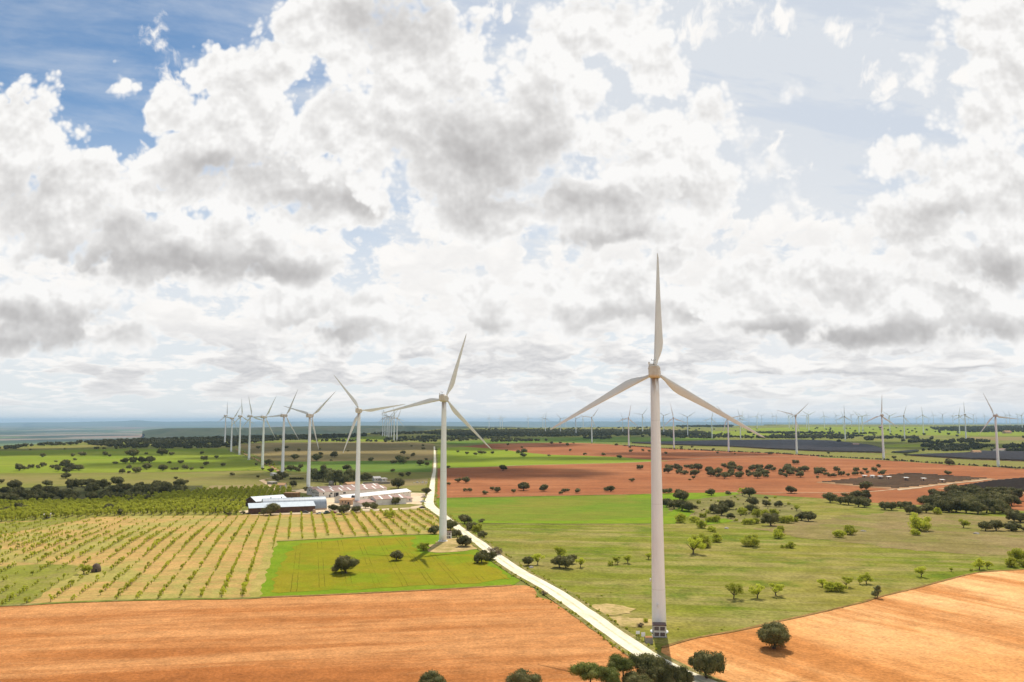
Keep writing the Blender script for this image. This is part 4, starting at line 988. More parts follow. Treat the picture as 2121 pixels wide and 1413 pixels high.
def nacelle_part():
    b = MB(); secs = []
    for y, w, zb, zt in ((-5.2, 1.05, -1.0, 1.25), (-5.0, 1.30, -1.35, 1.50), (-2.0, 1.42, -1.62, 1.60), (1.6, 1.42, -1.62, 1.60), (2.3, 1.25, -1.4, 1.45)):
        ring = []
        for k in range(20):
            a = 2 * math.pi * k / 20; c, s = math.cos(a), math.sin(a)
            e = .34; ring.append((w * math.copysign(abs(c) ** e, c), y, (zt + zb) / 2 + (zt - zb) / 2 * math.copysign(abs(s) ** e, s)))
        secs.append(ring)
    vs = [v for r_ in secs for v in r_]; fs = []
    for i in range(len(secs) - 1):
        for k in range(20): a = i * 20 + k; c = i * 20 + (k + 1) % 20; fs.append((a, c, c + 20, a + 20))
    fs.append(tuple(reversed(range(20)))); fs.append(tuple(80 + k for k in range(20)))
    b.add(vs, [tuple(reversed(f)) for f in fs], 0, False)
    b.box(-1.44, -4.4, .62, 1.44, 1.2, .78, 0)
    b.box(-.9, -4.2, 1.58, .5, -1.0, 1.86, 0)
    return b.mesh('nacelle', M['nacelle'])
def vane_part():
    b = MB(); b.tube([(.0, -4.3, 1.5), (.0, -4.3, 3.0)], [.05, .04], 6); b.tube([(-.5, -4.3, 2.7), (.5, -4.3, 2.7)], [.04, .04], 6)
    b.box(-.56, -4.36, 2.7, -.44, -4.24, 3.05); b.box(.42, -4.45, 2.7, .47, -4.1, 3.0); return b.mesh('weather_mast', M['dark'])
def lamp_part():
    b = MB(); b.lathe([(.16, 1.45), (.16, 1.85), (.24, 1.9), (.24, 2.3), (.1, 2.4)], 10); 
    b.v = [(x - 1.1, y - 4.4, z) for x, y, z in b.v]; return b.mesh('obstruction_light', M['white'])
def hub_part():
    b = MB(); b.lathe([(.9, -1.0), (1.30, -.85), (1.42, -.2), (1.40, .5), (1.15, 1.3), (.7, 1.9), (.15, 2.2)], 24, 'y'); return b.mesh('rotor_hub', M['nacelle'])
def blade_part():
    st = [(.9,.95,1.0,0),(1.9,.95,.96,2),(2.9,1.15,.74,7),(4.2,1.75,.45,11),(5.8,2.25,.30,10),(7.4,2.38,.25,8.5),(10,2.1,.22,6.5),(14,1.68,.19,4.2),(18,1.32,.17,2.6),(22,1.0,.16,1.4),(26,.68,.15,.5),(28.4,.45,.14,0),(29.3,.22,.13,0),(29.6,.05,.13,0)]
    n = 16; vs = []; fs = []
    for r, c, th, tw in st:
        a = R(tw + 4)
        for k in range(n):
            t = 2 * math.pi * k / n; x = math.cos(t); y = math.sin(t)
            rnd = min(1.0, max(0.0, (th - .3) / .6))
            yy = y * (.5 * (1 - .62 * (x + 1) / 2) * (1 - rnd) * 1.25 + .5 * rnd) * th * c
            xx = x * c / 2 + (c / 2 - .475) * 1.0
            vs.append((xx * math.cos(a) - yy * math.sin(a), xx * math.sin(a) + yy * math.cos(a) + .0009 * r * r, r))
    for i in range(len(st) - 1):
        for k in range(n): a = i * n + k; c = i * n + (k + 1) % n; fs.append((a, c, c + n, a + n))
    fs.append(tuple(reversed(range(n))))
    return mesh('blade', vs, fs, M['blade'], smooth=True)
TP = dict(tower=tower_part(), base_flange=flange_part(), nacelle=nacelle_part(), weather_mast=vane_part(), obstruction_light=lamp_part(), rotor_hub=hub_part(), blade=blade_part())
def cyl_small():
    b = MB(); b.lathe([(.17, 0), (.17, .8)], 8); return b.mesh('floodlight', M['white'])
def turbine(bx, by, hubx, huby, ang, yaw, label, group, full=True):
    p = G(bx, by); d = ray(hubx, huby); z = CAM_Z + d.z / d.y * p.y
    s = (z - p.z) / HUBH
    o = empty('wind_turbine', p, -R(yaw), s); tag(o, label, 'wind turbine', group)
    ob('tower', TP['tower'], o)
    n = ob('nacelle', TP['nacelle'], o, (0, 0, HUBH - .1))
    if full:
        ob('base_flange', TP['base_flange'], o); ob('weather_mast', TP['weather_mast'], n); ob('obstruction_light', TP['obstruction_light'], n)
    h = ob('rotor_hub', TP['rotor_hub'], o, (0, 3.35, HUBH), (0, R(ang), 0))
    for k in range(3): ob('blade', TP['blade'], h, (0, 0, 0), (0, R(120 * k), 0), (.95, 1.0, 1.08))
    return o
g0 = 'wind turbines in the row down from the front'
t1 = turbine(1365.5, 1309, 1355.5, 770, 2.6, 13, 'largest and closest white wind turbine, one blade straight up, kiosk at its foot', g0)
fl = ob('floodlight', cyl_small(), t1, (-.15, -1.92, 6.4)); ob('floodlight', fl.data, t1, (-1.93, -.1, 12.2))
turbine(917.3, 1121.5, 916, 825, 18, 8, 'second largest white turbine, standing beside the olive crop plot', g0)
ROW = [(740,1048,738.5,850.5,-37.5,4,'white turbine rising behind oaks at the edge of the farmyard'),
 (638.5,1011,640.5,861,47,16,'white turbine by the red roofed farm building, one blade hanging almost straight down'),
 (585,986,587,861,27,22,'white turbine behind the garden cottage, top of its tower stained dark'),
 (543.5,968.5,544.5,864,30,22,'white turbine at the lower end of the dark scrub strip'),
 (515.5,952.5,516,862.5,-14,22,'white turbine halfway along the dark scrub strip, fourth from the far end of the row'),
 (495.5,942,496.5,862.5,-4,22,'white turbine on the green field, third from the far end of the row'),
 (478.5,936,479.5,867,36,22,'white turbine at the corner of green and brown fields, second from the far end'),
 (465.5,922.5,466,861.5,0,20,'white turbine standing in the dark oak wood at the far end of the row')]
for bx, by, hx, hy, a, yw, lab in ROW: turbine(bx, by, hx, hy, a, yw, lab, g0)
g1 = 'tight cluster of turbines behind the brown field'
cl = [(792.5,903.5,792.5,866,-12),(797,904,797,864.5,-20),(801.5,905,801,863.5,-35),(805.5,906.5,805.5,863.2,45),(810.5,905.5,810.5,864,40),(816,914,816,864.8,-10),(822,914.5,822.5,866,22)]
for i, (bx, by, hx, hy, a) in enumerate(cl): turbine(bx, by, hx, hy, a, 10, f'small turbine of the tight cluster behind the brown field, {place(i, 7)}', g1, False)
g2 = 'turbines standing on the green plain beyond the red field'
MIDT = [(1226,917,1226,865,38,'mid-sized turbine at the far corner of the upper red field, one blade level'),
 (1302.5,924.5,1302.6,866,12,'turbine at the hedge just beyond the front turbine blade, close to a dark oak'),
 (1396,930,1395.6,866,-10,'turbine at the hedge immediately right of the front tower'),
 (1509.5,936,1509,866,-40,'turbine whose rotor is crossed by the blade of the front turbine'),
 (1650.5,940,1649,861,48,'turbine at the hedge with two raised blades like a wide letter V'),
 (1830.5,952,1829,860.5,6,'tall turbine at the hedge beside a round dark oak'),
 (2068,966.5,2063.5,861,-21,'tall turbine at the hedge closest to the frame edge, above the solar farms'),
 (1751,912,1750,862.5,3,'mid-sized turbine behind the dark solar fields with one blade upright'),
 (1874,910,1873,861.5,20,'mid-sized turbine on the green plain, behind the hedge turbine with the round oak'),
 (2001.5,915,1999,859,2,'mid-sized turbine with upright blade among the far oak copses'),
 (1988,899,1987.5,860,15,'turbine half overlapping the one among the far oak copses')]
for bx, by, hx, hy, a, lab in MIDT: turbine(bx, by, hx, hy, a, 7, lab, g2)
g3 = 'small distant turbines along the horizon'
FART = [(1013,887.5,866),(1036,887.5,866.5),(1040.5,887.5,866.5),(1094,888,866),(1124.5,888,865),(1130,897,866),(1161,897.5,867),(1172,887.5,870),(1193,900,867),(1208,887.5,863),(1290,897,867),(1331,896.5,859),(1375,899.5,861),
 (1424.5,905,864),(1475,908.5,867),(1534,910,867),(1414,881.5,867),(1444.5,881.3,872.5),(1462,881.3,871.5),(1480.5,881.3,868.5),(1500,881.2,869.5),(1537.5,888,862),(1551.5,881,863.5),(1568.5,889,862.5),(1578,881,861.5),(1601.3,881,862),(1608.5,881,861.5),(1635,888,861.5),(1643,888,862.5),(1671,888,861.5),(1675.5,894,859.5),(1707.7,888,861.5),
 (1732.6,881.5,860.5),(1747,891,863.5),(1764,881.3,859.5),(1779.8,898,863),(1787.5,897,862.5),(1796.6,881,860),(1843.8,898,861.5),(1878.3,881,867.5),(1898.8,881,865.5),(1913,898,860),(1924.6,881,869.5),(1933.8,881,859.5),(1949.4,881,867.5),(1953.6,881,858.5),(1974.4,881,860.5),(1996.7,881,867.5),(2006.4,881,867.5),(2017,881,859.5),(2023,881,865.5),(2040.4,881,861.5),(2060.3,888,869.5),(2084.7,881,859.5),(2092.2,881,859.5),(2109,881,861.5),(2117.6,889,860.5)]
frng = random.Random(12)
for i, (bx, by, hy) in enumerate(sorted(FART)):
    turbine(bx, by, bx, hy, frng.uniform(-58, 58), 8 + frng.uniform(-3, 3), f'small distant white turbine on the horizon, {nth(i, 99)} from the left' if i < 48 else f'small distant white turbine near the frame edge, {ORD[len(FART) - 1 - i]} from the right', g3, False)

# ------------------------------------------------------------------ kiosk, signs and block at the front tower
M['kiosk'] = plain('kiosk_render', (.74,.71,.66), (.66,.62,.56), rough=.8, scale=1.2)
M['kroof'] = plain('kiosk_roof', (.20,.13,.11), (.15,.10,.09), rough=.9, scale=1.5)
M['louvre'] = plain('louvre', (.085,.04,.035), (.06,.03,.03), rough=.6)
M['concrete'] = plain('concrete', (.40,.36,.30), (.30,.26,.21), rough=.95, scale=1.3)
M['slat'] = plain('orange_slats', (.50,.24,.10), (.42,.19,.07), rough=.9, scale=2)
def kiosk(px, py, w, dp, h, rz, label, sc=1.0):
    p = G(px, py); o = empty('transformer_kiosk', p, rz); tag(o, label, 'kiosk')
    b = MB(); b.box(-w/2, 0, 0, w/2, dp, h); b.obj('wall', M['kiosk'], o)
    b = MB(); b.box(-w/2 - .16, -.16, h, w/2 + .16, dp + .16, h + .24); b.obj('roof', M['kroof'], o)
    b = MB(); b.box(-w/2 - .3, -.35, -.1, w/2 + .3, dp + .1, .12); b.obj('plinth', M['concrete'], o)
    for i in (0, 1):
        for j in (0, 1):
            x0_ = -w/2 + .22 + i * (w/2 - .08); z0 = .30 + j * (h/2 - .02); ww = w/2 - .36; hh = h/2 - .50
            f = MB(); f.box(x0_ - .05, -.03, z0 - .05, x0_ + ww + .05, -.005, z0 + hh + .05); fo = f.obj('louvre_frame', M['kiosk'], o)
            l = MB()
            for q in range(6): l.box(x0_, -.06, z0 + q * hh / 6 + .01, x0_ + ww, -.032, z0 + (q + .82) * hh / 6)
            l.obj('louvre', M['louvre'], fo)
    d_ = MB(); d_.box(-w/2 - .03, .25, .15, -w/2 - .003, .25 + dp * .34, h - .25); d_.box(-w/2 - .03, .4 + dp * .42, .15, -w/2 - .003, .4 + dp * .76, h - .25); d_.obj('side_louvre', M['louvre'], o)
    return o
kiosk(1366.5, 1320.5, 3.0, 2.4, 2.75, R(-6), 'white kiosk with brown flat roof and dark louvres against the front tower')
kiosk(928, 1116, 2.6, 2.2, 2.7, R(-4), 'white kiosk with dark louvres half hidden behind the second tower')
def sign(px, py, w, h, z0, posts, label, lines):
    p = G(px, py); o = empty('sign', p, R(4)); tag(o, label, 'sign')
    b = MB(); b.box(-w/2, -.03, z0, w/2, .03, z0 + h); b.obj('panel', M['white'], o)
    for s_ in posts:
        q = MB(); q.tube([(s_, .06, -.1), (s_, .06, z0 + h * .9)], [.045, .045], 6); q.obj('post', M['dark'], o)
sign(1321.5, 1325.5, .95, .72, 1.35, (-.3, .3), 'pale square sign on two thin posts beside the gravel road', 0)
sign(1332.5, 1329, .95, 1.0, 1.15, (-.28, .28), 'white notice board beside the slatted concrete block', 3)
p = G(1345.3, 1334.5); o = empty('slatted_block', p, R(3)); tag(o, 'grey concrete block with orange wooden slats on top, next to the kiosk', 'concrete block')
b = MB(); b.box(-.85, 0, -.1, .85, 1.25, 1.45); b.obj('block', M['concrete'], o)
for k in range(6):
    b = MB(); b.box(-.82 + k * .285, -.06, 1.453, -.62 + k * .285, 1.32, 1.56); b.obj('slat', M['slat'], o)
# stones lying on the bare ground
M['stone'] = plain('stone', (.34,.30,.25), (.24,.21,.18), rough=.95, scale=3)
def rocks(name, spots, label, cat):
    for i, (px, py, wpx, lab) in enumerate(spots):
        p = G(px, py); w = wpx * p.y / F; bm = bmesh.new(); bmesh.ops.create_icosphere(bm, subdivisions=3, radius=.5)
        for v in bm.verts: v.co *= 1 + .35 * mnoise.noise(v.co * 2.2 + Vector((i, i, 0))); v.co.z *= .42
        me = bpy.data.meshes.new(name); bm.to_mesh(me); bm.free(); me.materials.append(M['stone'])
        o = ob(name, me, None, p, (0, 0, i), (w, w * .7, w)); tag(o, lab, cat)
rocks('stone_heap', [(1789,1101,13,'low heap of brown stones between two bushes on the pasture'),(1505,1095,13,'low stone heap at the foot of the scrub hill'),(2022,1106,14,'flat stone heap below the small round tree on the pasture'),(2032,1174,10,'small stones at the bend of the tan field edge'),(1100,1176,14,'grey stones under the bushes beside the gravel road')], '', 'stone heap')
# domed dry-stone hut in the orchard and the little hut behind it
p = G(199, 1184.5); o = empty('stone_hut', p); tag(o, 'domed dark dry-stone hut standing alone in the tan orchard', 'stone hut')
b = MB(); b.lathe([(1.58, 0), (1.6, .6), (1.52, 1.3), (1.3, 1.95), (.95, 2.5), (.5, 2.85), (.08, 2.98)], 22)
b.v = [(x * (1 + .05 * mnoise.noise(Vector((x, y, z)) * 2.5)), y * (1 + .05 * mnoise.noise(Vector((x, y, z + 9)) * 2.5)), z) for x, y, z in b.v]
M['drystone'] = plain('dry_stone', (.20,.145,.105), (.12,.085,.065), rough=1, spec=.05, scale=2.6, bump=1.0)
b.obj('wall', M['drystone'], o); b = MB(); b.box(.5, -1.62, 0, 1.05, -1.2, 1.2); b.obj('doorway', M['dark'], o)

# ------------------------------------------------------------------ farm
M['wall_w'] = plain('whitewash', (.78,.73,.66), (.68,.60,.52), rough=.9, spec=.05, scale=.35)
M['wall_p'] = plain('ochre_plaster', (.60,.42,.28), (.52,.34,.21), rough=.95, spec=.05, scale=.4)
M['wall_b'] = plain('brown_boards', (.17,.095,.065), (.11,.065,.05), rough=.9, spec=.05, scale=.6)
def roofing(name, c1, c2, period, spec=.2, rough=.7):
    m, T, b = material(name, rough, spec); co = T.n('ShaderNodeTexCoord').outputs['Object']; x, y, z = T.sep(co)
    st = T.m('FRACT', T.m('DIVIDE', x, period)); k = T.ramp(T.m('ABSOLUTE', T.m('SUBTRACT', st, .5)), .38, .5, 1.0, .80)
    col = T.mix(T.ramp(T.noise(T.v('MULTIPLY', co, (1, .25, 1)), .5, 5, .65), .3, .7), c1, c2)
    T.put(b.inputs['Base Color'], T.mix(1.0, col, T.xyz(k, k, k), 'MULTIPLY')); return m
M['roof_red'] = roofing('red_roof', (.46,.31,.26), (.40,.27,.22), 1.1, .1, .9)
M['roof_tile'] = roofing('tile_roof', (.55,.33,.18), (.46,.26,.14), .5, .08, .95)
M['roof_white'] = roofing('white_roof', (.80,.79,.77), (.72,.71,.70), 1.1)
M['roof_zinc'] = roofing('zinc_roof', (.50,.56,.60), (.43,.49,.53), .9, .4, .5)
M['zinc'] = roofing('arched_zinc', (.34,.39,.43), (.27,.31,.35), 3.2, .5, .42)
M['skylight'] = plain('skylight', (.80,.78,.72), rough=.5)
M['glass'] = plain('dark_pane', (.05,.055,.06), rough=.25, spec=.5)
M['hay'] = plain('stacked_bales', (.28,.17,.08), (.20,.11,.05), rough=1, spec=.02, scale=1.2, bump=.8)
def front(px0, px1, py):
    a, b_ = G(px0, py), G(px1, py); return a, b_
def building(name, label, x0_, y0_, x1_, y1_, depth, hw, hr, wall, roof, cat='farm building', wins=(), doors=(), sky=0, vents=0, gw=(), style='gable', pil=0):
    """long front wall runs from pixel (x0_, y0_) to (x1_, y1_) on the ground; the ridge is parallel to it"""
    a, e = G(x0_, y0_), G(x1_, y1_); dv = e - a; L = math.hypot(dv.x, dv.y); rz = math.atan2(dv.y, dv.x)
    o = empty(name, a, rz); tag(o, label, cat); ov = .35
    b = MB()
    if style == 'gable':
        vs = [(0,0,-.5),(L,0,-.5),(L,depth,-.5),(0,depth,-.5),(0,0,hw),(L,0,hw),(L,depth,hw),(0,depth,hw),(0,depth/2,hw+hr),(L,depth/2,hw+hr)]
        b.add(vs, [(0,1,5,4),(2,3,7,6),(3,0,4,8,7),(1,2,6,9,5),(0,3,2,1)])
    else:
        vs = [(0,0,-.5),(L,0,-.5),(L,depth,-.5),(0,depth,-.5),(0,0,hw),(L,0,hw),(L,depth,hw+hr),(0,depth,hw+hr)]
        b.add(vs, [(0,1,5,4),(2,3,7,6),(3,0,4,7),(1,2,6,5),(0,3,2,1)])
    for k in range(pil):
        xx = L * k / max(1, pil - 1); b.box(xx - .12, -.10, 0, xx + .12, -.004, hw - .02, 0)
    b.obj('wall', wall, o)
    r_ = MB(); th = .16
    def slab(p0, p1, p2, p3):
        vs = [Vector(p) for p in (p0, p1, p2, p3)]; n = (vs[1] - vs[0]).cross(vs[3] - vs[0]).normalized() * th
        r_.add(vs + [v + n for v in vs], [(3,2,1,0),(4,5,6,7),(0,1,5,4),(1,2,6,5),(2,3,7,6),(3,0,4,7)])
    if style == 'gable':
        sl = hr / (depth / 2)
        slab((-ov, -ov, hw - ov * sl + .01), (L + ov, -ov, hw - ov * sl + .01), (L + ov, depth/2, hw + hr + .01), (-ov, depth/2, hw + hr + .01))
        slab((L + ov, depth + ov, hw - ov * sl + .01), (-ov, depth + ov, hw - ov * sl + .01), (-ov, depth/2, hw + hr + .01), (L + ov, depth/2, hw + hr + .01))
    else:
        sl = hr / depth; slab((-ov, -1.0, hw - 1.0 * sl + .01), (L + ov, -1.0, hw - 1.0 * sl + .01), (L + ov, depth + ov, hw + hr + ov * sl + .01), (-ov, depth + ov, hw + hr + ov * sl + .01))
    ro = r_.obj('roof', roof, o)
    for k in range(sky):
        xx = L * (k + .6) / sky; sl = hr / (depth / 2); q = MB(); y_a, y_b = -.2, depth / 2 - .2
        za, zb = hw + y_a * sl + .22, hw + y_b * sl + .22
        q.add([(xx - .6, y_a, za), (xx + .6, y_a, za), (xx + .6, y_b, zb), (xx - .6, y_b, zb), (xx - .6, y_a, za + .05), (xx + .6, y_a, za + .05), (xx + .6, y_b, zb + .05), (xx - .6, y_b, zb + .05)], [(3,2,1,0),(4,5,6,7),(0,1,5,4),(1,2,6,5),(2,3,7,6),(3,0,4,7)])
        q.obj('skylight', M['skylight'], ro)
    for k in range(vents):
        xx = L * (k + .5) / vents; q = MB(); q.box(xx - .3, -.04, hw - .95, xx + .3, .0 - .003, hw - .45); q.obj('vent', M['dark'], o)
    for (xf, z0, w, h) in wins:
        xx = L * xf; f = MB(); f.box(xx - w/2 - .08, -.05, z0 - .08, xx + w/2 + .08, -.004, z0 + h + .08); fo = f.obj('window', wall, o)
        g = MB(); g.box(xx - w/2, -.08, z0, xx + w/2, -.053, z0 + h); g.obj('pane', M['glass'], fo)
    for (yf, z0, w, h) in gw:
        yy = depth * yf; f = MB(); f.box(-.05, yy - w/2 - .08, z0 - .08, -.004, yy + w/2 + .08, z0 + h + .08); fo = f.obj('window', wall, o)
        g = MB(); g.box(-.08, yy - w/2, z0, -.053, yy + w/2, z0 + h); g.obj('pane', M['glass'], fo)
    for (xf, w, h) in doors:
        xx = L * xf; q = MB(); q.box(xx - w/2, -.07, 0, xx + w/2, -.004, h); q.obj('door', M['dark'], o)
    return o
building('storage_shed', 'long brown timber shed with pale sloping tin roof, in front of the arched hangar', 516, 1065, 652, 1060.5, 9.5, 3.6, 1.7, M['wall_b'], M['roof_zinc'], 'shed', style='mono', pil=9)
building('storage_shed', 'pale gabled shed behind the arched hangar and beside the hay stack', 530, 1050, 596, 1046, 16, 3.4, 2.6, M['wall_b'], M['roof_zinc'], 'shed')
a, e = G(545, 1060.5), G(677, 1056); dv = e - a; L = math.hypot(dv.x, dv.y)
o = empty('arched_hangar', a, math.atan2(dv.y, dv.x)); tag(o, 'grey arched metal hangar between the timber shed and the hay stack', 'hangar')
b = MB(); n = 18; vs = []; rad = 7.2
for x in (0, L):
    for k in range(n + 1):
        t = math.pi * k / n; vs.append((x, rad - rad * math.cos(t), .6 + 6.9 * math.sin(t)))
b.add(vs, [(k, k + 1, n + 2 + k, n + 1 + k)[::-1] for k in range(n)], 0, True); b.obj('roof', M['zinc'], o)
for x, nm in ((.05, 'end_wall'), (L - .05, 'end_wall')):
    q = MB(); vs2 = [(x, rad - rad * .99 * math.cos(math.pi * k / n), .6 + 6.85 * math.sin(math.pi * k / n)) for k in range(n + 1)]
    q.add(vs2, [tuple(range(n + 1))]); q.obj('end_wall', M['roof_zinc'], o)
q = MB(); q.box(0, -.05, -.5, L, .1, .62); q.box(0, 2 * rad - .1, -.5, L, 2 * rad + .05, .62); q.obj('low_wall', M['wall_p'], o)
for k in range(5):
    q = MB(); xx = L * (k + .8) / 6; q.lathe([(.25, 7.4), (.25, 8.0), (.38, 8.05), (.1, 8.25)], 10); q.v = [(x + xx, y + rad, z) for x, y, z in q.v]; q.obj('roof_vent', M['dark'], o)
a = G(587, 1034.5); o = empty('hay_stack', a, R(-3)); tag(o, 'square brown stack of hay bales under a thin tin cover', 'hay stack')
b = MB()
for i in range(5):
    for k in range(4): b.box(i * 2.05 + .02, 0, k * 1.15 - .3 * (k == 0), i * 2.05 + 2.02, 7.5, k * 1.15 + 1.12)
b.obj('bales', M['hay'], o); q = MB(); q.box(-.2, -.2, 4.63, 10.4, 7.7, 4.72); q.obj('cover', M['roof_tile'], o)
building('farm_building', 'long two-storey white farm building with red roof and translucent strips', 661, 1032, 801, 1024, 13, 4.5, 1.7, M['wall_w'], M['roof_red'], wins=[(.06,2.6,1.0,1.1),(.17,2.5,1.8,1.1),(.36,2.2,2.2,1.2)], doors=[(.245,3.6,3.4),(.15,1.4,2.2)], sky=8, gw=[(.12,2.9,.9,1.2),(.28,2.9,.9,1.2),(.44,2.9,.9,1.2),(.6,2.9,.9,1.2),(.76,2.9,.9,1.2),(.9,2.9,.9,1.2),(.12,.9,.9,1.3),(.28,.9,.9,1.3),(.44,.9,.9,1.3)], pil=14)
building('farm_building', 'second parallel hall with red roof behind the two-storey farm building', 649, 1026.2, 788, 1018.3, 12, 4.4, 1.6, M['wall_w'], M['roof_red'], sky=6, gw=[(.3,2.8,.9,1.2),(.6,2.8,.9,1.2)])
building('livestock_barn', 'long low barn with bright white roof and small dark vents', 713, 1043, 851, 1029, 10, 3.5, 1.8, M['wall_w'], M['roof_white'], 'barn', vents=13)
building('annex', 'ochre plastered annex at the end of the white roofed barn', 703, 1046, 728, 1046.5, 6, 3.6, .6, M['wall_p'], M['roof_tile'], 'annex', style='mono', wins=[(.25,1.6,.8,1.0),(.5,1.6,.8,1.0)], doors=[(.75,1.2,2.1)])
building('farm_building', 'white hall with red roof and two pale strips beside the gravel road', 779, 1047.5, 842, 1044, 12, 4.0, 1.9, M['wall_w'], M['roof_red'], sky=3)
building('annex', 'small white annex with red lean-to roof at the road end of the hall', 842.6, 1041, 854, 1040.3, 6, 2.9, .8, M['wall_w'], M['roof_red'], 'annex', style='mono', wins=[(.55,1.2,.9,1.0)])
building('annex', 'low pinkish annex with lean-to roof, just behind the oaks by the third tower', 745, 1050, 781, 1047, 7, 2.6, .9, M['wall_w'], M['roof_red'], 'annex', style='mono', sky=0)
building('cottage', 'small white cottage with orange tiled roof by the dirt lane', 574.5, 1011, 589.5, 1011, 6, 2.6, 1.6, M['wall_w'], M['roof_tile'], 'cottage', wins=[(.3,1.1,.8,.9),(.62,1.1,.9,1.0)])
building('ruined_hut', 'low grey stone hut behind the tiled cottage', 562.5, 1004, 574, 1002.5, 5, 2.0, .5, M['concrete'], M['concrete'], 'hut', style='mono', doors=[(.4,1.3,1.7)])
building('hut', 'tiny white hut at the foot of the stained tower', 565, 985.5, 573, 985, 5, 2.2, .6, M['wall_w'], M['wall_w'], 'hut', style='mono', doors=[(.45,1.5,1.4)])
building('cottage', 'white farmhouse beyond the hall, half hidden by a dark oak', 775, 997.5, 789, 997, 7, 3.0, 1.6, M['wall_w'], M['wall_w'], 'cottage', wins=[(.35,1.3,.9,1.0),(.7,1.3,.9,1.0)])
building('cottage', 'low white flat house next to the white farmhouse', 791, 998, 802, 997.6, 7, 3.0, .2, M['wall_w'], M['wall_w'], 'cottage', style='mono', wins=[(.4,1.2,1.0,1.0)])
building('shed', 'low shed with orange tiled roof behind the third tower', 720, 1009, 742, 1007.5, 8, 2.4, 1.5, M['wall_p'], M['roof_tile'], 'shed')
building('garden_wall', 'low grey wall in front of the white farmhouse', 752, 1003.5, 808, 1002.5, .5, 1.9, .02, M['concrete'], M['concrete'], 'wall', style='mono')
building('field_hut', 'tiny grey hut at the edge of the weedy orchard', 91, 1074.5, 104, 1074, 3.5, 2.2, .3, M['concrete'], M['concrete'], 'hut', style='mono', doors=[(.3,1.2,1.8)])
building('cottage', 'ochre house among the far copses behind the hedge turbine', 2017, 941, 2033, 941, 9, 4.5, 2.0, M['wall_p'], M['roof_tile'], 'house', wins=[(.3,2,1.2,1.3),(.7,2,1.2,1.3)])
building('cottage', 'long white house by the edge of the far solar field', 2066, 935.5, 2087, 935, 9, 3.5, 1.6, M['wall_w'], M['roof_red'], 'house', wins=[(.25,1.4,1.2,1.2),(.7,1.4,1.2,1.2)])
building('shed', 'pale shed at the middle of the far solar field', 1768, 924, 1780, 924, 10, 4, 2, M['wall_p'], M['roof_red'], 'shed')
building('house', 'pale house among the dark trees near the horizon', 2083, 898, 2096, 897.8, 14, 7, 4, M['wall_p'], M['roof_tile'], 'house')
building('barn', 'small dark red barn on the far lime green field', 1822, 887, 1827, 887, 14, 8, 4, M['wall_b'], M['roof_red'], 'barn')
# round tanks, vehicle, stacked goods
for (px, py, r_, h, lab, mt) in [(686,1006,2.3,4.2,'squat round grey tank behind the farm hall','concrete'),(731.5,1044,1.4,5.6,'dark green silo by the white roofed barn','glass'),(650.5,1063.5,1.0,2.0,'pink brown round water tank beside the timber shed','wall_p')]:
    o = empty('storage_tank', G(px, py)); tag(o, lab, 'tank'); b = MB(); b.lathe([(r_, -.3), (r_, h)], 20); b.obj('shell', M[mt], o); b = MB(); b.lathe([(r_ + .06, h + .004), (r_ * .6, h + .35), (.1, h + .5)], 20); b.obj('lid', M[mt], o)
def car(px, py, rz, col, label, L=4.2, h=1.5, name='parked_car', cat='car'):
    o = empty(name, G(px, py), rz); tag(o, label, cat)
    m = plain(name + '_paint', col, rough=.35, spec=.5)
    prof = [(-.5,.35),(-.5,.78),(-.42,.86),(-.30,.92),(-.17,h/1.5*1.42),(.16,h/1.5*1.45),(.30,.98),(.48,.86),(.5,.6),(.5,.35)]
    b = MB(); vs = [(x * L, -.85 * (1 if z < .95 else .84), z) for x, z in prof] + [(x * L, .85 * (1 if z < .95 else .84), z) for x, z in prof]; n = len(prof)
    b.add(vs, [tuple(range(n))[::-1], tuple(n + k for k in range(n))] + [(k, (k + 1) % n, n + (k + 1) % n, n + k) for k in range(n)]); b.obj('body', m, o)
    q = MB()
    for s_ in (-1, 1):
        y = s_ * .80; q.add([(-.26 * L, y, .97), (.24 * L, y, 1.0), (.15 * L, y * .91, 1.36), (-.16 * L, y * .91, 1.34)], [(0, 1, 2, 3) if s_ < 0 else (3, 2, 1, 0)])
    q.obj('side_window', M['glass'], o)
    for sx in (-1, 1):
        for sy in (-1, 1):
            w = MB(); w.lathe([(.33, -.1), (.33, .1)], 14, 'y'); w.obj('wheel', M['dark'], o, loc=(sx * .30 * L, sy * .78, .33))
car(676.5, 1064.5, R(70), (.05,.09,.06), 'dark green van parked on the sandy yard by the hangar', 4.6, 2.0, 'parked_van', 'van')
car(632, 1063, R(5), (.06,.06,.055), 'dark car parked under the eaves of the timber shed')
car(662, 1065.3, R(0), (.75,.74,.70), 'white car parked on the yard beside the dark green van')
car(690, 1063.5, R(0), (.45,.14,.07), 'red brown car half hidden behind the oak in the farmyard')
car(644.5, 1011.3, R(0), (.8,.8,.78), 'white car parked at the foot of the tower by the farm building')
car(876, 1040.5, R(20), (.72,.70,.68), 'pale car parked at the sandy yard next to the gravel road')
car(878, 1031, R(10), (.70,.55,.45), 'pale van parked at the yard entrance under the oak', 4.8, 2.1, 'parked_van', 'van')
car(874, 1053, R(30), (.12,.09,.08), 'dark trailer at the corner of the yard by the orchard', 3.6, 1.3, 'parked_trailer', 'trailer')
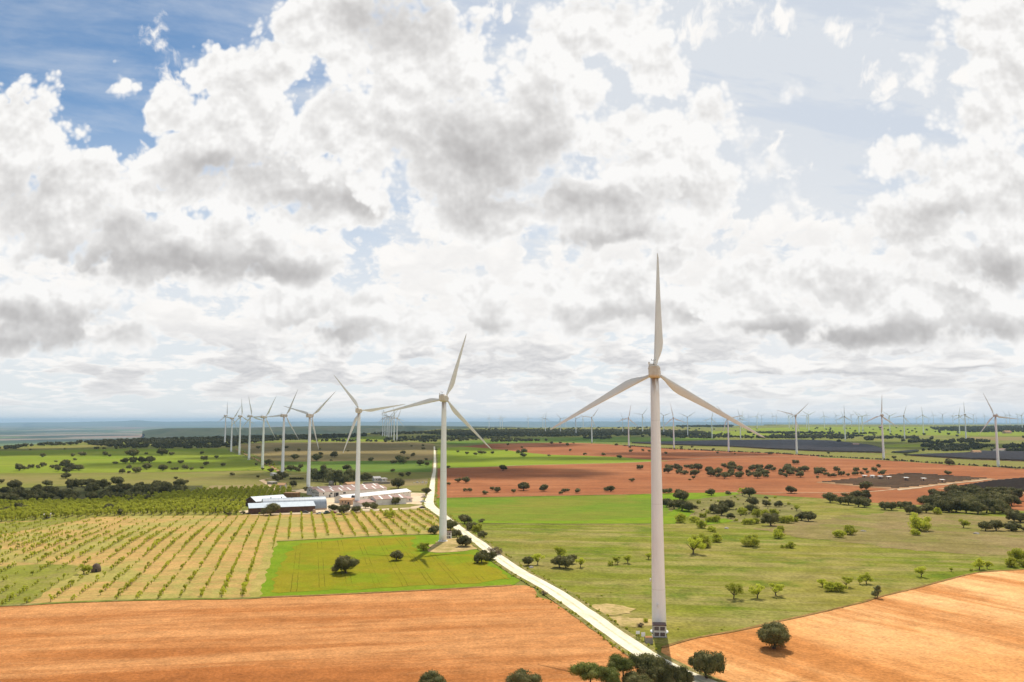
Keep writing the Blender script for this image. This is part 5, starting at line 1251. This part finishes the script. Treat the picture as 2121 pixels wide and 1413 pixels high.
# sheep on the dry field
sb = bmesh.new(); bmesh.ops.create_icosphere(sb, subdivisions=2, radius=.5)
for v in sb.verts: v.co = Vector((v.co.x * 1.25, v.co.y * .62, v.co.z * .68 + .62))
r_ = bmesh.ops.create_icosphere(sb, subdivisions=1, radius=.17)
for v in r_['verts']: v.co = Vector((v.co.x * 1.3 + .78, v.co.y * .8, v.co.z + .86))
for sx in (-.32, .32):
    for sy in (-.15, .15):
        r_ = bmesh.ops.create_cone(sb, segments=6, radius1=.05, radius2=.07, depth=.45)
        for v in r_['verts']: v.co = Vector((v.co.x + sx, v.co.y + sy, v.co.z + .2))
sme = bpy.data.meshes.new('sheep'); sb.to_mesh(sme); sb.free(); sme.materials.append(plain('wool', (.66,.60,.52), (.56,.49,.40), rough=1, scale=4))
srng = random.Random(3)
for k in range(26):
    p = G(856 + 30 * srng.random(), 999 + 3.2 * srng.random()); o = ob('sheep', sme, None, p, (0, 0, srng.uniform(0, 6.28)), srng.uniform(.9, 1.15))
    tag(o, 'small pale sheep grazing in the flock on the dry field', 'sheep', 'flock of sheep on the dry field by the road')

# ------------------------------------------------------------------ solar farms
m, T, b = material('solar_glass', .25, .5); co = T.n('ShaderNodeTexCoord').outputs['Object']; x, y, z = T.sep(co)
k = T.ramp(T.m('ABSOLUTE', T.m('SUBTRACT', T.m('FRACT', T.m('DIVIDE', x, 1.02)), .5)), .44, .49); T.put(b.inputs['Base Color'], T.mix(k, (.04,.05,.075), (.2,.2,.21))); M['pv'] = m
M['pvback'] = plain('panel_back', (.30,.31,.34), (.23,.24,.265), rough=.7, scale=.3)
M['backsheet'] = plain('white_backsheet', (.34,.35,.37), (.28,.29,.31), rough=.7, scale=.3)
M['steel'] = plain('galvanised', (.30,.30,.30), rough=.5, metal=.6)
def pv_row(L, w=2.6, tilt=20, z0=.4):
    b = MB(); c, s = math.cos(R(tilt)) * w, math.sin(R(tilt)) * w
    # the high edge is on the camera side, glass looks to the sun in the south
    vs = [(0, 0, z0 + s), (L, 0, z0 + s), (L, c, z0), (0, c, z0)]; n = Vector((0, math.sin(R(tilt)), math.cos(R(tilt)))) * .06
    vs2 = [Vector(v) + n for v in vs]
    b.add([*vs, *vs2], [(3, 2, 1, 0), (0, 1, 5, 4), (1, 2, 6, 5), (2, 3, 7, 6), (3, 0, 4, 7)], 1); b.add(vs2, [(0, 1, 2, 3)], 0)
    q = MB(); k = 0
    while k < L:
        q.box(k + .2, .5, -.2, k + .3, .6, z0 + s * .84); q.box(k + .2, c - .5, -.2, k + .3, c - .4, z0 + s * .12); k += 5.5
    return b, q
def farm_rows(name, quad, direc, pitch, label, group, n_max=40, tilt=20):
    P = [G(*p) for p in quad]; d = Vector((math.cos(direc), math.sin(direc), 0)); nrm = Vector((-d.y, d.x, 0))
    ss = [p.dot(nrm) for p in P]; i = 0; s = min(ss) + pitch * .4; rows = []
    while s < max(ss):
        hits = []
        for k in range(len(P)):
            a, b_ = P[k], P[(k + 1) % len(P)]; sa, sb_ = a.dot(nrm) - s, b_.dot(nrm) - s
            if sa * sb_ < 0: t = sa / (sa - sb_); hits.append((a + (b_ - a) * t).dot(d))
        if len(hits) == 2 and abs(hits[0] - hits[1]) > 8: rows.append((s, min(hits) + 1.5, max(hits) - 1.5))
        s += pitch
    for k, (s, u0, u1) in enumerate(rows[:n_max]):
        st = nrm * s + d * u0; o = empty('solar_panel_row', (st.x, st.y, hz(st.y)), direc)
        tag(o, f'{label}, {nth(k, len(rows))} row from the front', 'solar panels', group)
        b, q = pv_row(u1 - u0, tilt=tilt); b.obj('panel', [M['pv'], M['backsheet']], o); q.obj('post', M['steel'], o)
SA = [(1697,999.5),(1884,980.5),(2049,992),(1859,1013)]
sheet('solar_ground', [(1690,999.7),(1884,979.8),(2056,992.2),(1860,1014.5)], M['solar_soil'], L3)
sheet('solar_track', [(1858,1013.5),(2050,992.5),(2064,993),(1995,1000),(1930,1008),(1862,1016.5)], M['lane'], L4)
farm_rows('solar', SA, R(-14), 15.0, 'solar panel row of the plant with pale cabins', 'panel rows of the lozenge-shaped solar plant')
SB = [(1951,1012.5),(2057,996.5),(2121,991),(2260,1003),(2270,1030),(2121,1021),(2030,1016)]
sheet('solar_ground', [(1942,1013.5),(2055,994.5),(2121,989.5),(2300,1003),(2300,1034),(2121,1024),(2030,1018)], M['solar_soil'], L3)
farm_rows('solar', SB, R(-3), 9.0, 'solar panel row of the plant behind the big grove', 'panel rows of the solar plant at the frame edge')
for i, (px, py) in enumerate([(1792,990.5),(1808,990.5),(1824.5,992),(1842.5,993),(1878,995),(1914.5,996.5),(1953,999.5)]):
    o = building('inverter_cabin', f'small pale cabin between the panel rows, {place(i, 7)}', px - 4, py, px + 4, py, 2.6, 2.6, .2, M['wall_p'] if i != 1 else M['white'], M['skylight'], 'cabin', style='mono', doors=[(.3, 1.0, 2.0)])
    o['group'] = 'inverter cabins in the lozenge-shaped solar plant'
def pv_mass(polys, pitch, label):
    b = MB()
    for poly, direc in polys:
        P = [G(*p) for p in poly]; d = Vector((math.cos(direc), math.sin(direc), 0)); nrm = Vector((-d.y, d.x, 0)); ss = [p.dot(nrm) for p in P]; s = min(ss)
        while s < max(ss):
            hits = []
            for k in range(len(P)):
                a, c = P[k], P[(k + 1) % len(P)]; sa, sc = a.dot(nrm) - s, c.dot(nrm) - s
                if sa * sc < 0: hits.append((a + (c - a) * (sa / (sa - sc))).dot(d))
            hits.sort()
            for h0, h1 in zip(hits[::2], hits[1::2]):
                if h1 - h0 < 6: continue
                A0 = nrm * s + d * h0; B0 = nrm * s + d * h1; up_ = 2.9; dep = nrm * 5.2
                if B0.y - A0.y > 200: continue
                za, zb = hz(A0.y), hz(B0.y)
                v = [(A0.x, A0.y, za + up_), (B0.x, B0.y, zb + up_), (B0.x + dep.x, B0.y + dep.y, zb + .7), (A0.x + dep.x, A0.y + dep.y, za + .7)]
                b.add(v + [(x, y, z - .12) for x, y, z in v], [(0, 1, 2, 3), (7, 6, 5, 4), (4, 5, 1, 0), (5, 6, 2, 1), (6, 7, 3, 2), (7, 4, 0, 3)])
            s += pitch
    o = b.obj('solar_panels', [M['pvback']]); tag(o, label, None, None, 'stuff')
P1 = [(1306,918.5),(1371,916.8),(1513,913.5),(1655,912.3),(1720,914.5),(1805,924),(1833,932),(1833,939),(1720,936.5),(1595,931),(1505,925.5),(1371,921.5)]
P2 = [(1880,944.5),(1996,940.5),(2036,936.5),(2121,938),(2260,941),(2260,961),(2121,956),(2016,952.6)]
P3 = [(1845,938.5),(1900,934),(1905,936.5),(1880,940)]
for P_ in (P1, P2): sheet('solar_ground', P_, M['solar_soil'], L3)
pv_mass([(P1, R(1)), (P2, R(-2)), (P3, R(0))], 8.2, 'wide dark solar fields on the plain beyond the hedge')

# ------------------------------------------------------------------ air
hz_m = bpy.data.materials.new('haze'); hz_m.use_nodes = True; ht = hz_m.node_tree; ht.nodes.remove(ht.nodes['Principled BSDF'])
pv_ = ht.nodes.new('ShaderNodeVolumePrincipled'); pv_.inputs['Color'].default_value = (.50, .76, 1.0, 1); pv_.inputs['Density'].default_value = HAZE; pv_.inputs['Anisotropy'].default_value = 0.0
ht.links.new(pv_.outputs[0], ht.nodes['Material Output'].inputs['Volume'])
b = MB(); b.box(-60000, -1500, -170, 60000, 52000, 172); o = b.obj('haze', [hz_m]); tag(o, 'pale blue haze over the whole plain', None, None, 'stuff')
scene.cycles.use_denoising = True; scene.cycles.use_adaptive_sampling = True; scene.cycles.adaptive_threshold = .006; scene.cycles.sample_clamp_indirect = 3.0
scene.cycles.volume_bounces = 0
scene.cycles.max_bounces = 5; scene.cycles.diffuse_bounces = 2; scene.cycles.glossy_bounces = 2; scene.cycles.transmission_bounces = 3; scene.cycles.transparent_max_bounces = 8
# ------------------------------------------------------------------ the clouds overhead, above the frame, whose shadows lie on the plain
cm = bpy.data.materials.new('cloud'); cm.use_nodes = True; T = NT(cm.node_tree); b = cm.node_tree.nodes['Principled BSDF']
b.inputs['Base Color'].default_value = (.9, .9, .9, 1); b.inputs['Roughness'].default_value = 1; b.inputs['Specular IOR Level'].default_value = 0
tr = T.n('ShaderNodeBsdfTransparent'); mx = T.n('ShaderNodeMixShader')
co = T.n('ShaderNodeTexCoord').outputs['Object']
T.put(mx.inputs[0], T.ramp(T.noise(co, .012, 6, .6), .30, .60, .10, .64))
T.t.links.new(tr.outputs[0], mx.inputs[1]); T.t.links.new(b.outputs[0], mx.inputs[2]); T.t.links.new(mx.outputs[0], cm.node_tree.nodes['Material Output'].inputs[0])
CH = 3600.0
def cloud(px, py, rx, ry, seed):
    """a flat cumulus at CH whose shadow falls round the ground point seen at (px, py); half sizes in metres"""
    p = G(px, py); c = p + SUN_DIR * ((CH - p.z) / SUN_DIR.z); bm = bmesh.new(); bmesh.ops.create_icosphere(bm, subdivisions=5, radius=1)
    for v in bm.verts:
        q = v.co.copy(); k = 1 + .55 * mnoise.fractal(q * 1.6 + Vector((seed * 7.1, seed, 0)), 1.0, 2.0, 5)
        v.co = Vector((q.x * rx * k, q.y * ry * k, (q.z * 90 * k if q.z > 0 else q.z * 25)))
    me = bpy.data.meshes.new('cloud'); bm.to_mesh(me); bm.free(); me.materials.append(cm)
    o = ob('cloud', me, None, c); tag(o, None, None, None, 'stuff'); return o
for i, a in enumerate([(250,936,330,110),(560,925,300,240),(720,950,190,120),(800,925,220,200),(-60,936,200,140),(400,962,120,40),
                       (1040,979,110,60),(985,972,60,50),(1210,949,140,28),(1060,921,130,120),(1400,940,120,50),(1150,903,420,380),(870,903,300,420),(560,905,420,420),(1330,912,260,150),(1600,917,330,220),(2000,925,260,180),(300,1025,110,45),(700,985,110,60)]):
    cloud(*a, i)
